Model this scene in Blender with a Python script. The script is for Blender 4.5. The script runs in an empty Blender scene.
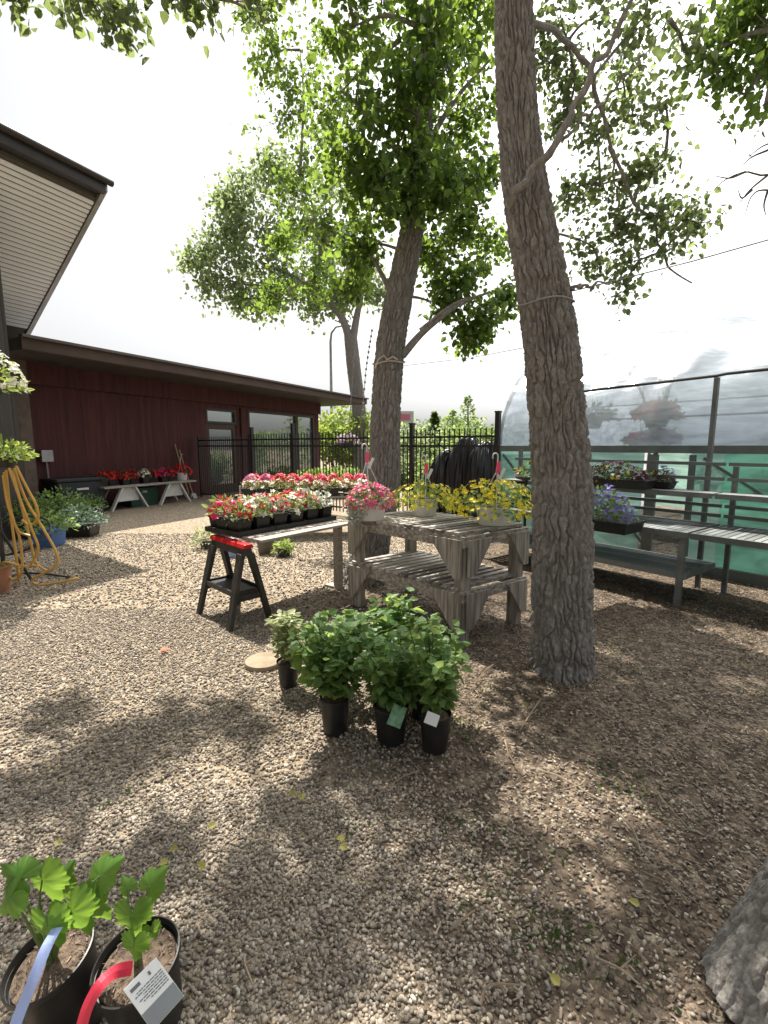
import bpy, math, random
import numpy as np
from mathutils import Vector, Matrix
R = math.radians
random.seed(7)
rng = np.random.default_rng(11)
scn = bpy.context.scene
C = scn.collection

# ------------------------------------------------------------------ survey: pixel -> world
FPX, EYE = 470.0, 1.5
PITCH = math.atan(66 / FPX)
def ray(px, py):
    a = (px - 384) / FPX; b = (512 - py) / FPX
    return np.array((a, math.cos(PITCH) + b * math.sin(PITCH), -math.sin(PITCH) + b * math.cos(PITCH)))
def G(px, py, z=0.0):
    d = ray(px, py); t = (z - EYE) / d[2]
    return np.array((d[0] * t, d[1] * t, z))
def AT(px, py, Y):
    d = ray(px, py); t = Y / d[1]
    return np.array((d[0] * t, d[1] * t, EYE + d[2] * t))

# ------------------------------------------------------------------ materials
def nt(name):
    m = bpy.data.materials.new(name); m.use_nodes = True
    t = m.node_tree; t.nodes.clear()
    return m, t, t.nodes, t.links
def ramp(ns, stops):
    r = ns.new('ShaderNodeValToRGB'); e = r.color_ramp.elements
    while len(e) < len(stops): e.new(0.5)
    for i, (p, c) in enumerate(stops):
        e[i].position = p; e[i].color = (*c, 1)
    return r
def plain(name, c1, c2=None, rough=0.7, scale=8, metal=0.0, bump=0.0, bscale=None, spec=0.4, stretch=None, detail=5, coat=0.0, island=False, rot=0.0):
    m, t, ns, ln = nt(name)
    o = ns.new('ShaderNodeOutputMaterial'); p = ns.new('ShaderNodeBsdfPrincipled')
    p.inputs['Roughness'].default_value = rough; p.inputs['Metallic'].default_value = metal
    p.inputs['Specular IOR Level'].default_value = spec
    p.inputs['Coat Weight'].default_value = coat
    tc = ns.new('ShaderNodeTexCoord'); mp = ns.new('ShaderNodeMapping')
    ln.new(tc.outputs['Object'], mp.inputs[0])
    if stretch: mp.inputs['Scale'].default_value = stretch
    mp.inputs['Rotation'].default_value = (0, 0, rot)
    n = ns.new('ShaderNodeTexNoise'); n.inputs['Scale'].default_value = scale; n.inputs['Detail'].default_value = detail
    ln.new(mp.outputs[0], n.inputs['Vector'])
    c2 = c2 or tuple(v * 0.75 for v in c1)
    r = ramp(ns, [(0.3, c1), (0.7, c2)])
    if island:
        g = ns.new('ShaderNodeNewGeometry'); mx = ns.new('ShaderNodeMath'); mx.operation = 'ADD'
        ml = ns.new('ShaderNodeMath'); ml.operation = 'MULTIPLY_ADD'
        ml.inputs[1].default_value = 0.7; ml.inputs[2].default_value = -0.35
        ln.new(g.outputs['Random Per Island'], ml.inputs[0])
        ln.new(n.outputs['Fac'], mx.inputs[0]); ln.new(ml.outputs[0], mx.inputs[1])
        ln.new(mx.outputs[0], r.inputs[0])
    else:
        ln.new(n.outputs['Fac'], r.inputs[0])
    ln.new(r.outputs[0], p.inputs['Base Color'])
    if bump:
        b = ns.new('ShaderNodeBump'); b.inputs['Strength'].default_value = bump; b.inputs['Distance'].default_value = 0.01
        n2 = ns.new('ShaderNodeTexNoise'); n2.inputs['Scale'].default_value = bscale or scale * 4; n2.inputs['Detail'].default_value = 6
        ln.new(mp.outputs[0], n2.inputs['Vector']); ln.new(n2.outputs['Fac'], b.inputs['Height'])
        ln.new(b.outputs[0], p.inputs['Normal'])
    ln.new(p.outputs[0], o.inputs[0])
    return m
def leafmat(name, cols, trans, tf=0.42, rough=0.45, spec=0.35):
    m, t, ns, ln = nt(name)
    o = ns.new('ShaderNodeOutputMaterial'); p = ns.new('ShaderNodeBsdfPrincipled')
    p.inputs['Roughness'].default_value = rough; p.inputs['Specular IOR Level'].default_value = spec
    g = ns.new('ShaderNodeNewGeometry')
    r = ramp(ns, [(i / max(1, len(cols) - 1), c) for i, c in enumerate(cols)])
    ln.new(g.outputs['Random Per Island'], r.inputs[0]); ln.new(r.outputs[0], p.inputs['Base Color'])
    tl = ns.new('ShaderNodeBsdfTranslucent')
    r2 = ramp(ns, [(0, trans), (1, tuple(v * 0.42 for v in trans))])
    ln.new(g.outputs['Random Per Island'], r2.inputs[0]); ln.new(r2.outputs[0], tl.inputs[0])
    mx = ns.new('ShaderNodeMixShader'); mx.inputs[0].default_value = tf
    ln.new(p.outputs[0], mx.inputs[1]); ln.new(tl.outputs[0], mx.inputs[2]); ln.new(mx.outputs[0], o.inputs[0])
    return m
def emit(name, c, s):
    m, t, ns, ln = nt(name)
    o = ns.new('ShaderNodeOutputMaterial'); e = ns.new('ShaderNodeEmission')
    e.inputs[0].default_value = (*c, 1); e.inputs[1].default_value = s; ln.new(e.outputs[0], o.inputs[0]); return m
def film(name, tint, trn, mixt, mixg=0.22, rough=0.2):
    m, t, ns, ln = nt(name)
    o = ns.new('ShaderNodeOutputMaterial')
    tr = ns.new('ShaderNodeBsdfTransparent'); tr.inputs[0].default_value = (*tint, 1)
    tl = ns.new('ShaderNodeBsdfTranslucent'); tl.inputs[0].default_value = (*trn, 1)
    df = ns.new('ShaderNodeBsdfDiffuse'); df.inputs[0].default_value = (*trn, 1)
    gl = ns.new('ShaderNodeBsdfGlossy'); gl.inputs[0].default_value = (.95, .97, 1, 1); gl.inputs['Roughness'].default_value = rough
    m0 = ns.new('ShaderNodeMixShader'); m0.inputs[0].default_value = 0.35
    m1 = ns.new('ShaderNodeMixShader'); m1.inputs[0].default_value = mixg
    m2 = ns.new('ShaderNodeMixShader')
    tc = ns.new('ShaderNodeTexCoord'); mp = ns.new('ShaderNodeMapping'); mp.inputs['Scale'].default_value = (0.5, 1.3, 1.6)
    n = ns.new('ShaderNodeTexNoise'); n.inputs['Scale'].default_value = 1.3; n.inputs['Detail'].default_value = 6; n.inputs['Distortion'].default_value = 1.2
    rr = ramp(ns, [(0.35, (mixt - .12,) * 3), (0.68, (mixt + .12,) * 3)])
    n3 = ns.new('ShaderNodeTexNoise'); n3.inputs['Scale'].default_value = 2.2; n3.inputs['Detail'].default_value = 7; n3.inputs['Distortion'].default_value = 1.6
    mp3 = ns.new('ShaderNodeMapping'); mp3.inputs['Scale'].default_value = (.45, 1.6, 1.9); ln.new(tc.outputs['Object'], mp3.inputs[0]); ln.new(mp3.outputs[0], n3.inputs['Vector'])
    r4 = ramp(ns, [(.38, tuple(v * .55 for v in trn)), (.62, trn)]); ln.new(n3.outputs['Fac'], r4.inputs[0]); ln.new(r4.outputs[0], tl.inputs[0]); ln.new(r4.outputs[0], df.inputs[0])
    b = ns.new('ShaderNodeBump'); b.inputs['Strength'].default_value = 0.5; b.inputs['Distance'].default_value = 0.06
    ln.new(tc.outputs['Object'], mp.inputs[0]); ln.new(mp.outputs[0], n.inputs['Vector']); ln.new(n.outputs['Fac'], rr.inputs[0]); ln.new(n.outputs['Fac'], b.inputs['Height'])
    ln.new(b.outputs[0], gl.inputs['Normal'])
    ln.new(tl.outputs[0], m0.inputs[1]); ln.new(df.outputs[0], m0.inputs[2])
    ln.new(m0.outputs[0], m1.inputs[1]); ln.new(gl.outputs[0], m1.inputs[2])
    ln.new(rr.outputs[0], m2.inputs[0]); ln.new(tr.outputs[0], m2.inputs[1]); ln.new(m1.outputs[0], m2.inputs[2])
    ln.new(m2.outputs[0], o.inputs[0])
    return m
def planks(name, c1, c2, width, axis=0, bump=0.6, rough=0.8):
    """vertical boards: grooves every `width` along one object axis, streaky grain"""
    m, t, ns, ln = nt(name)
    o = ns.new('ShaderNodeOutputMaterial'); p = ns.new('ShaderNodeBsdfPrincipled'); p.inputs['Roughness'].default_value = rough
    tc = ns.new('ShaderNodeTexCoord'); sp = ns.new('ShaderNodeSeparateXYZ'); ln.new(tc.outputs['Object'], sp.inputs[0])
    dv = ns.new('ShaderNodeMath'); dv.operation = 'DIVIDE'; dv.inputs[1].default_value = width; ln.new(sp.outputs[axis], dv.inputs[0])
    fr = ns.new('ShaderNodeMath'); fr.operation = 'FRACT'; ln.new(dv.outputs[0], fr.inputs[0])
    fl = ns.new('ShaderNodeMath'); fl.operation = 'FLOOR'; ln.new(dv.outputs[0], fl.inputs[0])
    gr = ramp(ns, [(0.0, (0, 0, 0)), (0.07, (1, 1, 1)), (0.93, (1, 1, 1)), (1, (0, 0, 0))]); ln.new(fr.outputs[0], gr.inputs[0])
    wn = ns.new('ShaderNodeTexWhiteNoise'); wn.noise_dimensions = '1D'; ln.new(fl.outputs[0], wn.inputs['W'])
    mp = ns.new('ShaderNodeMapping'); mp.inputs['Scale'].default_value = (14, 14, 1.2); ln.new(tc.outputs['Object'], mp.inputs[0])
    n = ns.new('ShaderNodeTexNoise'); n.inputs['Scale'].default_value = 1; n.inputs['Detail'].default_value = 7; ln.new(mp.outputs[0], n.inputs['Vector'])
    ad = ns.new('ShaderNodeMath'); ad.operation = 'MULTIPLY_ADD'; ad.inputs[1].default_value = 0.24
    sb = ns.new('ShaderNodeMath'); sb.operation = 'SUBTRACT'; sb.inputs[1].default_value = 0.10
    ln.new(wn.outputs['Value'], ad.inputs[0]); ln.new(n.outputs['Fac'], sb.inputs[0]); ln.new(sb.outputs[0], ad.inputs[2])
    r = ramp(ns, [(0.25, c1), (0.75, c2)]); ln.new(ad.outputs[0], r.inputs[0]); ln.new(r.outputs[0], p.inputs['Base Color'])
    b = ns.new('ShaderNodeBump'); b.inputs['Strength'].default_value = bump; b.inputs['Distance'].default_value = 0.012
    ln.new(gr.outputs[0], b.inputs['Height']); ln.new(b.outputs[0], p.inputs['Normal']); ln.new(p.outputs[0], o.inputs[0])
    return m

M = {}
M['siding'] = planks('maroon_siding', (.045, .011, .012), (.092, .026, .024), .10)
M['brown_trim'] = plain('brown_trim', (.085, .052, .038), (.055, .033, .025), .6, 3)
M['dark_wall'] = planks('charcoal_siding', (.03, .028, .027), (.05, .046, .043), .3)
M['grey_trim'] = plain('grey_brown_trim', (.16, .125, .10), (.10, .08, .065), .7, 6)
M['soffit'] = plain('soffit_metal', (.86, .90, .93), (.82, .85, .88), .5, 2)
M['soffit_gap'] = plain('soffit_groove', (.10, .095, .08), (.07, .07, .06), .8)
M['fascia'] = plain('dark_fascia', (.04, .035, .033), (.028, .025, .024), .45, 3)
M['roof'] = plain('roof_metal', (.10, .09, .085), (.07, .06, .055), .6, 4)
M['blackmetal'] = plain('black_metal', (.012, .012, .013), (.02, .02, .02), .4, 10, spec=.5)
M['blackplastic'] = plain('black_plastic', (.012, .012, .012), (.022, .021, .02), .42, 14, bump=.1)
M['dustyplastic'] = plain('dusty_black_plastic', (.02, .019, .018), (.05, .045, .038), .6, 9, bump=.1)
M['greywood'] = plain('weathered_wood', (.44, .405, .355), (.25, .225, .195), .85, 14, bump=.9, bscale=40, stretch=(.25, 3, 3), island=True, detail=9)
M['slatwood'] = plain('weathered_slats', (.50, .465, .41), (.17, .15, .125), .85, 1, bump=1, bscale=1.6, stretch=(3, 42, 42), island=True, detail=9, rot=R(-37))
M['postwood'] = plain('weathered_posts', (.48, .445, .39), (.17, .15, .125), .85, 1, bump=1, bscale=1.6, stretch=(40, 40, 3), island=True, detail=9)
M['shelfmetal'] = plain('grey_shelf', (.20, .215, .21), (.12, .13, .125), .6, 7, bump=.2, island=True)
M['darkrail'] = plain('grey_rail', (.11, .13, .125), (.16, .18, .172), .6, 6)
M['white'] = plain('white_paint', (.62, .62, .60), (.48, .48, .46), .55, 5)
M['whiteplastic'] = plain('white_plastic', (.70, .70, .68), (.60, .60, .58), .35, 4)
M['soil'] = plain('potting_soil', (.16, .115, .08), (.05, .035, .025), .95, 60, bump=1, bscale=90)
M['redplastic'] = plain('red_plastic', (.50, .015, .02), (.38, .012, .016), .35, 6)
M['hose'] = plain('yellow_hose', (.52, .30, .06), (.40, .23, .05), .4, 5)
M['blackhose'] = plain('black_hose', (.015, .015, .016), (.03, .03, .03), .5, 5)
M['terracotta'] = plain('terracotta', (.36, .17, .10), (.28, .13, .08), .8, 9)
M['blueplastic'] = plain('blue_plastic', (.06, .14, .36), (.05, .11, .28), .5, 6)
M['greenplastic'] = plain('green_box', (.03, .095, .065), (.025, .07, .05), .55, 4)
M['darkbox'] = plain('dark_chest', (.014, .022, .026), (.02, .028, .03), .5, 5)
M['pinkplastic'] = plain('pink_tag', (.85, .10, .22), (.75, .07, .18), .4)
M['wire'] = plain('grey_wire', (.30, .29, .28), (.2, .2, .19), .5)
M['rope'] = plain('pale_rope', (.55, .50, .42), (.4, .36, .3), .9, 40)
M['slab'] = plain('cut_wood', (.30, .24, .165), (.20, .155, .105), .9, 12, bump=.5)
M['twig'] = plain('dry_twig', (.17, .125, .085), (.30, .24, .17), .9, 20, island=True)
M['bare'] = plain('bare_twigs', (.09, .07, .06), (.13, .11, .09), .9, 20)
M['woodhandle'] = plain('broom_handle', (.45, .32, .19), (.36, .25, .15), .6, 8)
M['steel'] = plain('galvanised', (.38, .39, .40), (.28, .29, .30), .45, 6, metal=.6)
M['labelwhite'] = plain('white_label', (.72, .74, .74), (.66, .68, .68), .5, 3)
M['labelprint'] = plain('label_print', (.10, .13, .13), (.14, .16, .16), .6)
M['labelgrey'] = plain('label_grey', (.22, .25, .26), (.18, .2, .21), .6)
M['labelgreen'] = plain('label_green', (.05, .20, .08), (.25, .40, .28), .5, 40)
M['ribbonblue'] = plain('ribbon_blue', (.32, .40, .66), (.26, .33, .58), .5, 5)
M['ribbonred'] = plain('ribbon_red', (.62, .035, .07), (.5, .02, .05), .5, 5)
M['tarp'] = plain('black_tarp', (.012, .012, .014), (.02, .02, .023), .28, 5, spec=.6)
M['mint'] = film('mint_sheet', (.38, .82, .64), (.30, .72, .53), .85, .07, .4)
M['mintpale'] = film('pale_mint_sheet', (.62, .92, .81), (.50, .82, .69), .85, .08, .35)
M['dimfilm'] = film('darkened_roof_film', (.70, .77, .83), (.38, .44, .50), .80, .24, .25)  # same film, its colour darkened so the sunlit top stays grey
M['film'] = film('plastic_film', (.82, .89, .96), (.74, .82, .92), .73, .20, .2)
M['pebble'] = None
M['chip'] = plain('bark_mulch', (.045, .035, .028), (.27, .215, .16), .9, 30, island=True)
M['petal_red'] = leafmat('petal_red', [(.55, .008, .012), (.70, .02, .03), (.45, .006, .02)], (.7, .02, .03), .3)
M['petal_pink'] = leafmat('petal_pink', [(.70, .10, .25), (.80, .28, .42), (.62, .05, .2)], (.8, .2, .35), .3)
M['petal_hot'] = leafmat('petal_hotpink', [(.72, .02, .13), (.78, .04, .25), (.65, .02, .05)], (.8, .05, .2), .3)
M['petal_orange'] = leafmat('petal_orange', [(.78, .16, .01), (.85, .30, .02), (.75, .06, .01)], (.85, .2, .02), .3)
M['petal_yellow'] = leafmat('petal_yellow', [(.82, .66, .012), (.85, .74, .05), (.80, .60, .01)], (.85, .72, .02), .3)
M['petal_white'] = leafmat('petal_white', [(.80, .80, .66), (.75, .74, .55), (.82, .82, .76)], (.8, .8, .6), .3)
M['petal_violet'] = leafmat('petal_violet', [(.20, .17, .55), (.28, .26, .65), (.14, .10, .42)], (.3, .26, .6), .3)
M['petal_dark'] = leafmat('petal_dark', [(.05, .008, .025), (.09, .012, .04), (.03, .005, .03)], (.14, .02, .06), .25)
M['petal_lilac'] = leafmat('petal_lilac', [(.50, .28, .60), (.62, .40, .66), (.45, .2, .5)], (.6, .35, .6), .3)
M['leaf_tree'] = leafmat('cottonwood_leaf', [(.022, .055, .014), (.05, .105, .025), (.032, .075, .026), (.08, .135, .035)], (.38, .56, .085), .48)
M['leaf_shade'] = leafmat('shaded_side_leaf', [(.07, .10, .055), (.09, .125, .07), (.075, .105, .075), (.12, .16, .07)], (.40, .52, .16), .46)  # grey-green of leaves seen on their shaded side, put into the colour
M['leaf_far'] = leafmat('hazy_leaf', [(.13, .20, .10), (.16, .23, .11), (.14, .21, .12)], (.46, .58, .24), .5)  # distance haze put into the leaf colour as a paler green
M['leaf_dark'] = leafmat('dark_leaf', [(.03, .06, .022), (.05, .085, .03), (.06, .10, .04)], (.22, .34, .05), .38)
M['leaf_mid'] = leafmat('shrub_leaf', [(.06, .13, .04), (.09, .18, .055), (.13, .23, .085)], (.46, .62, .16), .48)
M['leaf_light'] = leafmat('light_shrub_leaf', [(.10, .19, .06), (.14, .25, .08), (.18, .30, .12)], (.52, .66, .2), .48)
M['leaf_big'] = leafmat('vine_leaf', [(.06, .15, .025), (.08, .18, .03), (.07, .16, .03)], (.38, .62, .08), .48)
t = M['leaf_big'].node_tree; ns, ln = t.nodes, t.links; pb = [n for n in ns if n.type == 'BSDF_PRINCIPLED'][0]; tb0 = [n for n in ns if n.type == 'BSDF_TRANSLUCENT'][0]
for inp, vc in ((pb.inputs['Base Color'], (.16, .30, .09, 1)), (tb0.inputs[0], (.20, .36, .05, 1))):
    src = inp.links[0].from_socket; at_ = ns.new('ShaderNodeAttribute'); at_.attribute_name = 'vein'; mx = ns.new('ShaderNodeMixRGB'); ml = ns.new('ShaderNodeMath'); ml.operation = 'MULTIPLY'; ml.inputs[1].default_value = .6
    ln.new(at_.outputs['Fac'], ml.inputs[0]); ln.new(ml.outputs[0], mx.inputs[0]); ln.new(src, mx.inputs[1]); mx.inputs[2].default_value = vc; ln.new(mx.outputs[0], inp)
M['leaf_varieg'] = leafmat('variegated_leaf', [(.34, .38, .18), (.14, .22, .08), (.48, .5, .3), (.24, .31, .12)], (.6, .66, .32), .45)
M['leaf_lime'] = leafmat('lime_leaf', [(.22, .34, .06), (.32, .42, .12), (.16, .27, .05)], (.5, .62, .12), .4)
M['leaf_silver'] = leafmat('silver_leaf', [(.36, .40, .34), (.45, .47, .42), (.28, .33, .26)], (.4, .45, .35), .3)
M['leaf_bed'] = leafmat('bedding_leaf', [(.10, .16, .05), (.18, .24, .09), (.24, .28, .14)], (.35, .45, .12), .36)
M['leaf_blue'] = leafmat('blue_green_leaf', [(.10, .17, .12), (.15, .22, .15), (.12, .2, .16)], (.2, .3, .18), .3)
M['leaf_fallen'] = leafmat('fallen_leaf', [(.24, .27, .05), (.30, .26, .06), (.17, .21, .05)], (.36, .38, .06), .3)
M['leaf_redfall'] = leafmat('fallen_red_leaf', [(.45, .08, .03), (.5, .12, .04)], (.5, .1, .04), .3)

# glass that mirrors the yard over a dark interior
m, t, ns, ln = nt('window_glass'); M['glass'] = m
o = ns.new('ShaderNodeOutputMaterial'); p = ns.new('ShaderNodeBsdfPrincipled')
p.inputs['Base Color'].default_value = (.10, .115, .11, 1); p.inputs['Roughness'].default_value = .04; p.inputs['Specular IOR Level'].default_value = 1.0
p.inputs['Metallic'].default_value = .75; p.inputs['Base Color'].default_value = (.42, .45, .44, 1)
ln.new(p.outputs[0], o.inputs[0])

# bark: grey ridges, fine grain
m, t, ns, ln = nt('bark'); M['bark'] = m
o = ns.new('ShaderNodeOutputMaterial'); p = ns.new('ShaderNodeBsdfPrincipled'); p.inputs['Roughness'].default_value = .92; p.inputs['Specular IOR Level'].default_value = .2
tc = ns.new('ShaderNodeTexCoord'); mp = ns.new('ShaderNodeMapping'); mp.inputs['Scale'].default_value = (1, 1, .35); ln.new(tc.outputs['Object'], mp.inputs[0])
n = ns.new('ShaderNodeTexNoise'); n.inputs['Scale'].default_value = 30; n.inputs['Detail'].default_value = 9; n.inputs['Roughness'].default_value = .75; ln.new(mp.outputs[0], n.inputs['Vector'])
r = ramp(ns, [(.28, (.11, .103, .094)), (.5, (.215, .204, .188)), (.72, (.37, .355, .332))]); ln.new(n.outputs['Fac'], r.inputs[0]); ln.new(r.outputs[0], p.inputs['Base Color'])
b = ns.new('ShaderNodeBump'); b.inputs['Strength'].default_value = .9; b.inputs['Distance'].default_value = .01
n2 = ns.new('ShaderNodeTexNoise'); n2.inputs['Scale'].default_value = 70; n2.inputs['Detail'].default_value = 6; ln.new(mp.outputs[0], n2.inputs['Vector']); ln.new(n2.outputs['Fac'], b.inputs['Height'])
ln.new(b.outputs[0], p.inputs['Normal']); ln.new(p.outputs[0], o.inputs[0])

# pebbles: one colour per stone
m, t, ns, ln = nt('pebbles'); M['pebble'] = m
o = ns.new('ShaderNodeOutputMaterial'); p = ns.new('ShaderNodeBsdfPrincipled'); p.inputs['Roughness'].default_value = .75; p.inputs['Specular IOR Level'].default_value = .3
g = ns.new('ShaderNodeNewGeometry')
r = ramp(ns, [(0, (.06, .052, .045)), (.14, (.22, .185, .145)), (.28, (.33, .285, .22)), (.4, (.12, .10, .08)), (.52, (.41, .36, .285)), (.64, (.23, .175, .13)), (.76, (.30, .27, .23)), (.86, (.14, .115, .09)), (.94, (.56, .51, .42)), (1, (.10, .09, .08))])
tc = ns.new('ShaderNodeTexCoord'); n = ns.new('ShaderNodeTexNoise'); n.inputs['Scale'].default_value = 120; n.inputs['Detail'].default_value = 4; ln.new(tc.outputs['Object'], n.inputs['Vector'])
mxc = ns.new('ShaderNodeMixRGB'); mxc.blend_type = 'MULTIPLY'; mxc.inputs[0].default_value = .5
r3 = ramp(ns, [(.3, (.6, .6, .6)), (.7, (1.1, 1.1, 1.1))]); ln.new(n.outputs['Fac'], r3.inputs[0])
ln.new(g.outputs['Random Per Island'], r.inputs[0]); ln.new(r.outputs[0], mxc.inputs[1]); ln.new(r3.outputs[0], mxc.inputs[2]); ln.new(mxc.outputs[0], p.inputs['Base Color']); ln.new(p.outputs[0], o.inputs[0])

# ground sheet: gravel left, brown earth right
def ground_mat():
    m, t, ns, ln = nt('yard_ground')
    o = ns.new('ShaderNodeOutputMaterial'); p = ns.new('ShaderNodeBsdfPrincipled'); p.inputs['Roughness'].default_value = .95; p.inputs['Specular IOR Level'].default_value = .15
    tc = ns.new('ShaderNodeTexCoord'); sp = ns.new('ShaderNodeSeparateXYZ'); ln.new(tc.outputs['Object'], sp.inputs[0])
    def mth(op, a, b=None, c=None):
        n = ns.new('ShaderNodeMath'); n.operation = op
        for i, v in enumerate((a, b, c)):
            if v is None: continue
            if isinstance(v, (int, float)): n.inputs[i].default_value = v
            else: ln.new(v, n.inputs[i])
        return n.outputs[0]
    def noise(s, d=5):
        n = ns.new('ShaderNodeTexNoise'); n.inputs['Scale'].default_value = s; n.inputs['Detail'].default_value = d
        ln.new(tc.outputs['Object'], n.inputs['Vector']); return n.outputs['Fac']
    x, y = sp.outputs[0], sp.outputs[1]
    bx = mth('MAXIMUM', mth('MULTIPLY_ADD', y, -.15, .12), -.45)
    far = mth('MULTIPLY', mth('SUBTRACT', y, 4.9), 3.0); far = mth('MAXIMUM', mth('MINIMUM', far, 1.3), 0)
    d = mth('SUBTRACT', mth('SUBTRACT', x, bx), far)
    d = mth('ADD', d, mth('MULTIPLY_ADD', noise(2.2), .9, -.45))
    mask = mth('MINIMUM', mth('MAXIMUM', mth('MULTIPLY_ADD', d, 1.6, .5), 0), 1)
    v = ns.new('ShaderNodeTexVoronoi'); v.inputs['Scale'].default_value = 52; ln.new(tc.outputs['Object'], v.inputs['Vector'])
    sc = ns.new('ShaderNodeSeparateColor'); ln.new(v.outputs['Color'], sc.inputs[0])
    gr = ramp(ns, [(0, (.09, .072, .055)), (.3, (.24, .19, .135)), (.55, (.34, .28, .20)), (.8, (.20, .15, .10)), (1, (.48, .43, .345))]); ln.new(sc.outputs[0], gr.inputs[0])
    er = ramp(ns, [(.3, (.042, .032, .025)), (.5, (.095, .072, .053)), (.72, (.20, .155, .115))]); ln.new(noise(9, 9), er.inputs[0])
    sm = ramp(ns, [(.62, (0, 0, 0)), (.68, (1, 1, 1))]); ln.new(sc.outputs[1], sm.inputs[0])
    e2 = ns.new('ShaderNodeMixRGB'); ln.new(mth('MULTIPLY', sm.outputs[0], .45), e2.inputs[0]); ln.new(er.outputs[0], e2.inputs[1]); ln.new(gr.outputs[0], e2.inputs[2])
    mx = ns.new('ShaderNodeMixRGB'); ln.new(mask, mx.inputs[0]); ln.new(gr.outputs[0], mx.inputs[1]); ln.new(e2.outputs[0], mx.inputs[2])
    ln.new(mx.outputs[0], p.inputs['Base Color'])
    b = ns.new('ShaderNodeBump'); b.inputs['Strength'].default_value = 1; b.inputs['Distance'].default_value = .012
    h = mth('ADD', mth('MULTIPLY', v.outputs['Distance'], -1.2), mth('MULTIPLY', noise(60, 6), 1.0))
    ln.new(h, b.inputs['Height']); ln.new(b.outputs[0], p.inputs['Normal']); ln.new(p.outputs[0], o.inputs[0])
    return m
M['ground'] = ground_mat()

# ------------------------------------------------------------------ object helpers
def tag(o, label=None, cat=None, group=None, kind=None):
    if label: o['label'] = label
    if cat: o['category'] = cat
    if group: o['group'] = group
    if kind: o['kind'] = kind
    return o
def thing(name, label, cat, loc=(0, 0, 0), rz=0.0, group=None, rot=None):
    o = bpy.data.objects.new(name, None); C.objects.link(o)
    o.location = tuple(float(v) for v in loc); o.rotation_euler = rot or (0, 0, rz); o.empty_display_size = .1
    return tag(o, label, cat, group)
def link(name, me, mat, parent):
    o = bpy.data.objects.new(name, me); C.objects.link(o)
    if mat: me.materials.append(mat)
    if parent: o.parent = parent
    return o
def np_mesh(name, V, F, mat, parent=None, smooth=False):
    V = np.asarray(V, dtype=np.float32); F = np.asarray(F, dtype=np.int32); k = F.shape[1]
    me = bpy.data.meshes.new(name)
    me.vertices.add(len(V)); me.vertices.foreach_set('co', V.ravel())
    me.loops.add(F.size); me.loops.foreach_set('vertex_index', F.ravel())
    me.polygons.add(len(F)); me.polygons.foreach_set('loop_start', np.arange(0, F.size, k, dtype=np.int32))
    me.polygons.foreach_set('use_smooth', np.full(len(F), smooth, dtype=bool))
    me.update(calc_edges=True)
    return link(name, me, mat, parent)
def scatter(name, tv, tf, pos, rot, scl, mat, parent=None, smooth=False):
    tv = np.asarray(tv, float); tf = np.asarray(tf, int); pos = np.asarray(pos, float)
    N = len(pos); scl = np.asarray(scl, float)
    if scl.ndim == 1: scl = np.repeat(scl[:, None], 3, 1)
    V = np.einsum('nij,nkj->nki', rot, tv[None] * scl[:, None, :]) + pos[:, None, :]
    F = tf[None] + (np.arange(N) * len(tv))[:, None, None]
    return np_mesh(name, V.reshape(-1, 3), F.reshape(-1, tf.shape[1]), mat, parent, smooth)
def unit(a): return a / np.maximum(np.linalg.norm(a, axis=-1, keepdims=True), 1e-9)
def frames(yd, zn):
    y = unit(yd); x = unit(np.cross(y, zn)); z = np.cross(x, y)
    return np.stack([x, y, z], axis=-1)
def rnd(n): return rng.normal(size=(n, 3))
LEAF_V = [(0, 0, 0), (0, .5, -.03), (0, 1, -.1), (-.40, .24, .08), (-.30, .62, .04), (.40, .24, .08), (.30, .62, .04)]
LEAF_F = [(0, 1, 3), (1, 4, 3), (1, 2, 4), (0, 5, 1), (5, 6, 1), (1, 6, 2)]
OVAL_V = [(0, 0, 0), (0, .5, -.02), (0, 1, -.08), (-.22, .28, .05), (-.2, .68, .03), (.22, .28, .05), (.2, .68, .03)]
def _pet():
    V = [(0, 0, 0)]; F = []
    for k in range(5):
        a = 2 * math.pi * k / 5
        for da, rr, z in ((-.55, .62, .16), (0, 1.0, .2), (.55, .62, .16)):
            V.append((rr * math.cos(a + da) * .5, rr * math.sin(a + da) * .5, z * .5 + (.05 if k % 2 else 0)))
        b = 1 + 3 * k; F.append((0, b, b + 1, b + 2))
    return V, F
PET_V, PET_F = _pet()
def leaves(name, pos, yd, zn, size, mat, parent, oval=False):
    return scatter(name, OVAL_V if oval else LEAF_V, LEAF_F, pos, frames(yd, zn), size, mat, parent)
def blossoms(name, pos, nrm, size, mat, parent):
    return scatter(name, PET_V, PET_F, pos, frames(np.cross(nrm, rnd(len(pos))), nrm), size, mat, parent)

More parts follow.
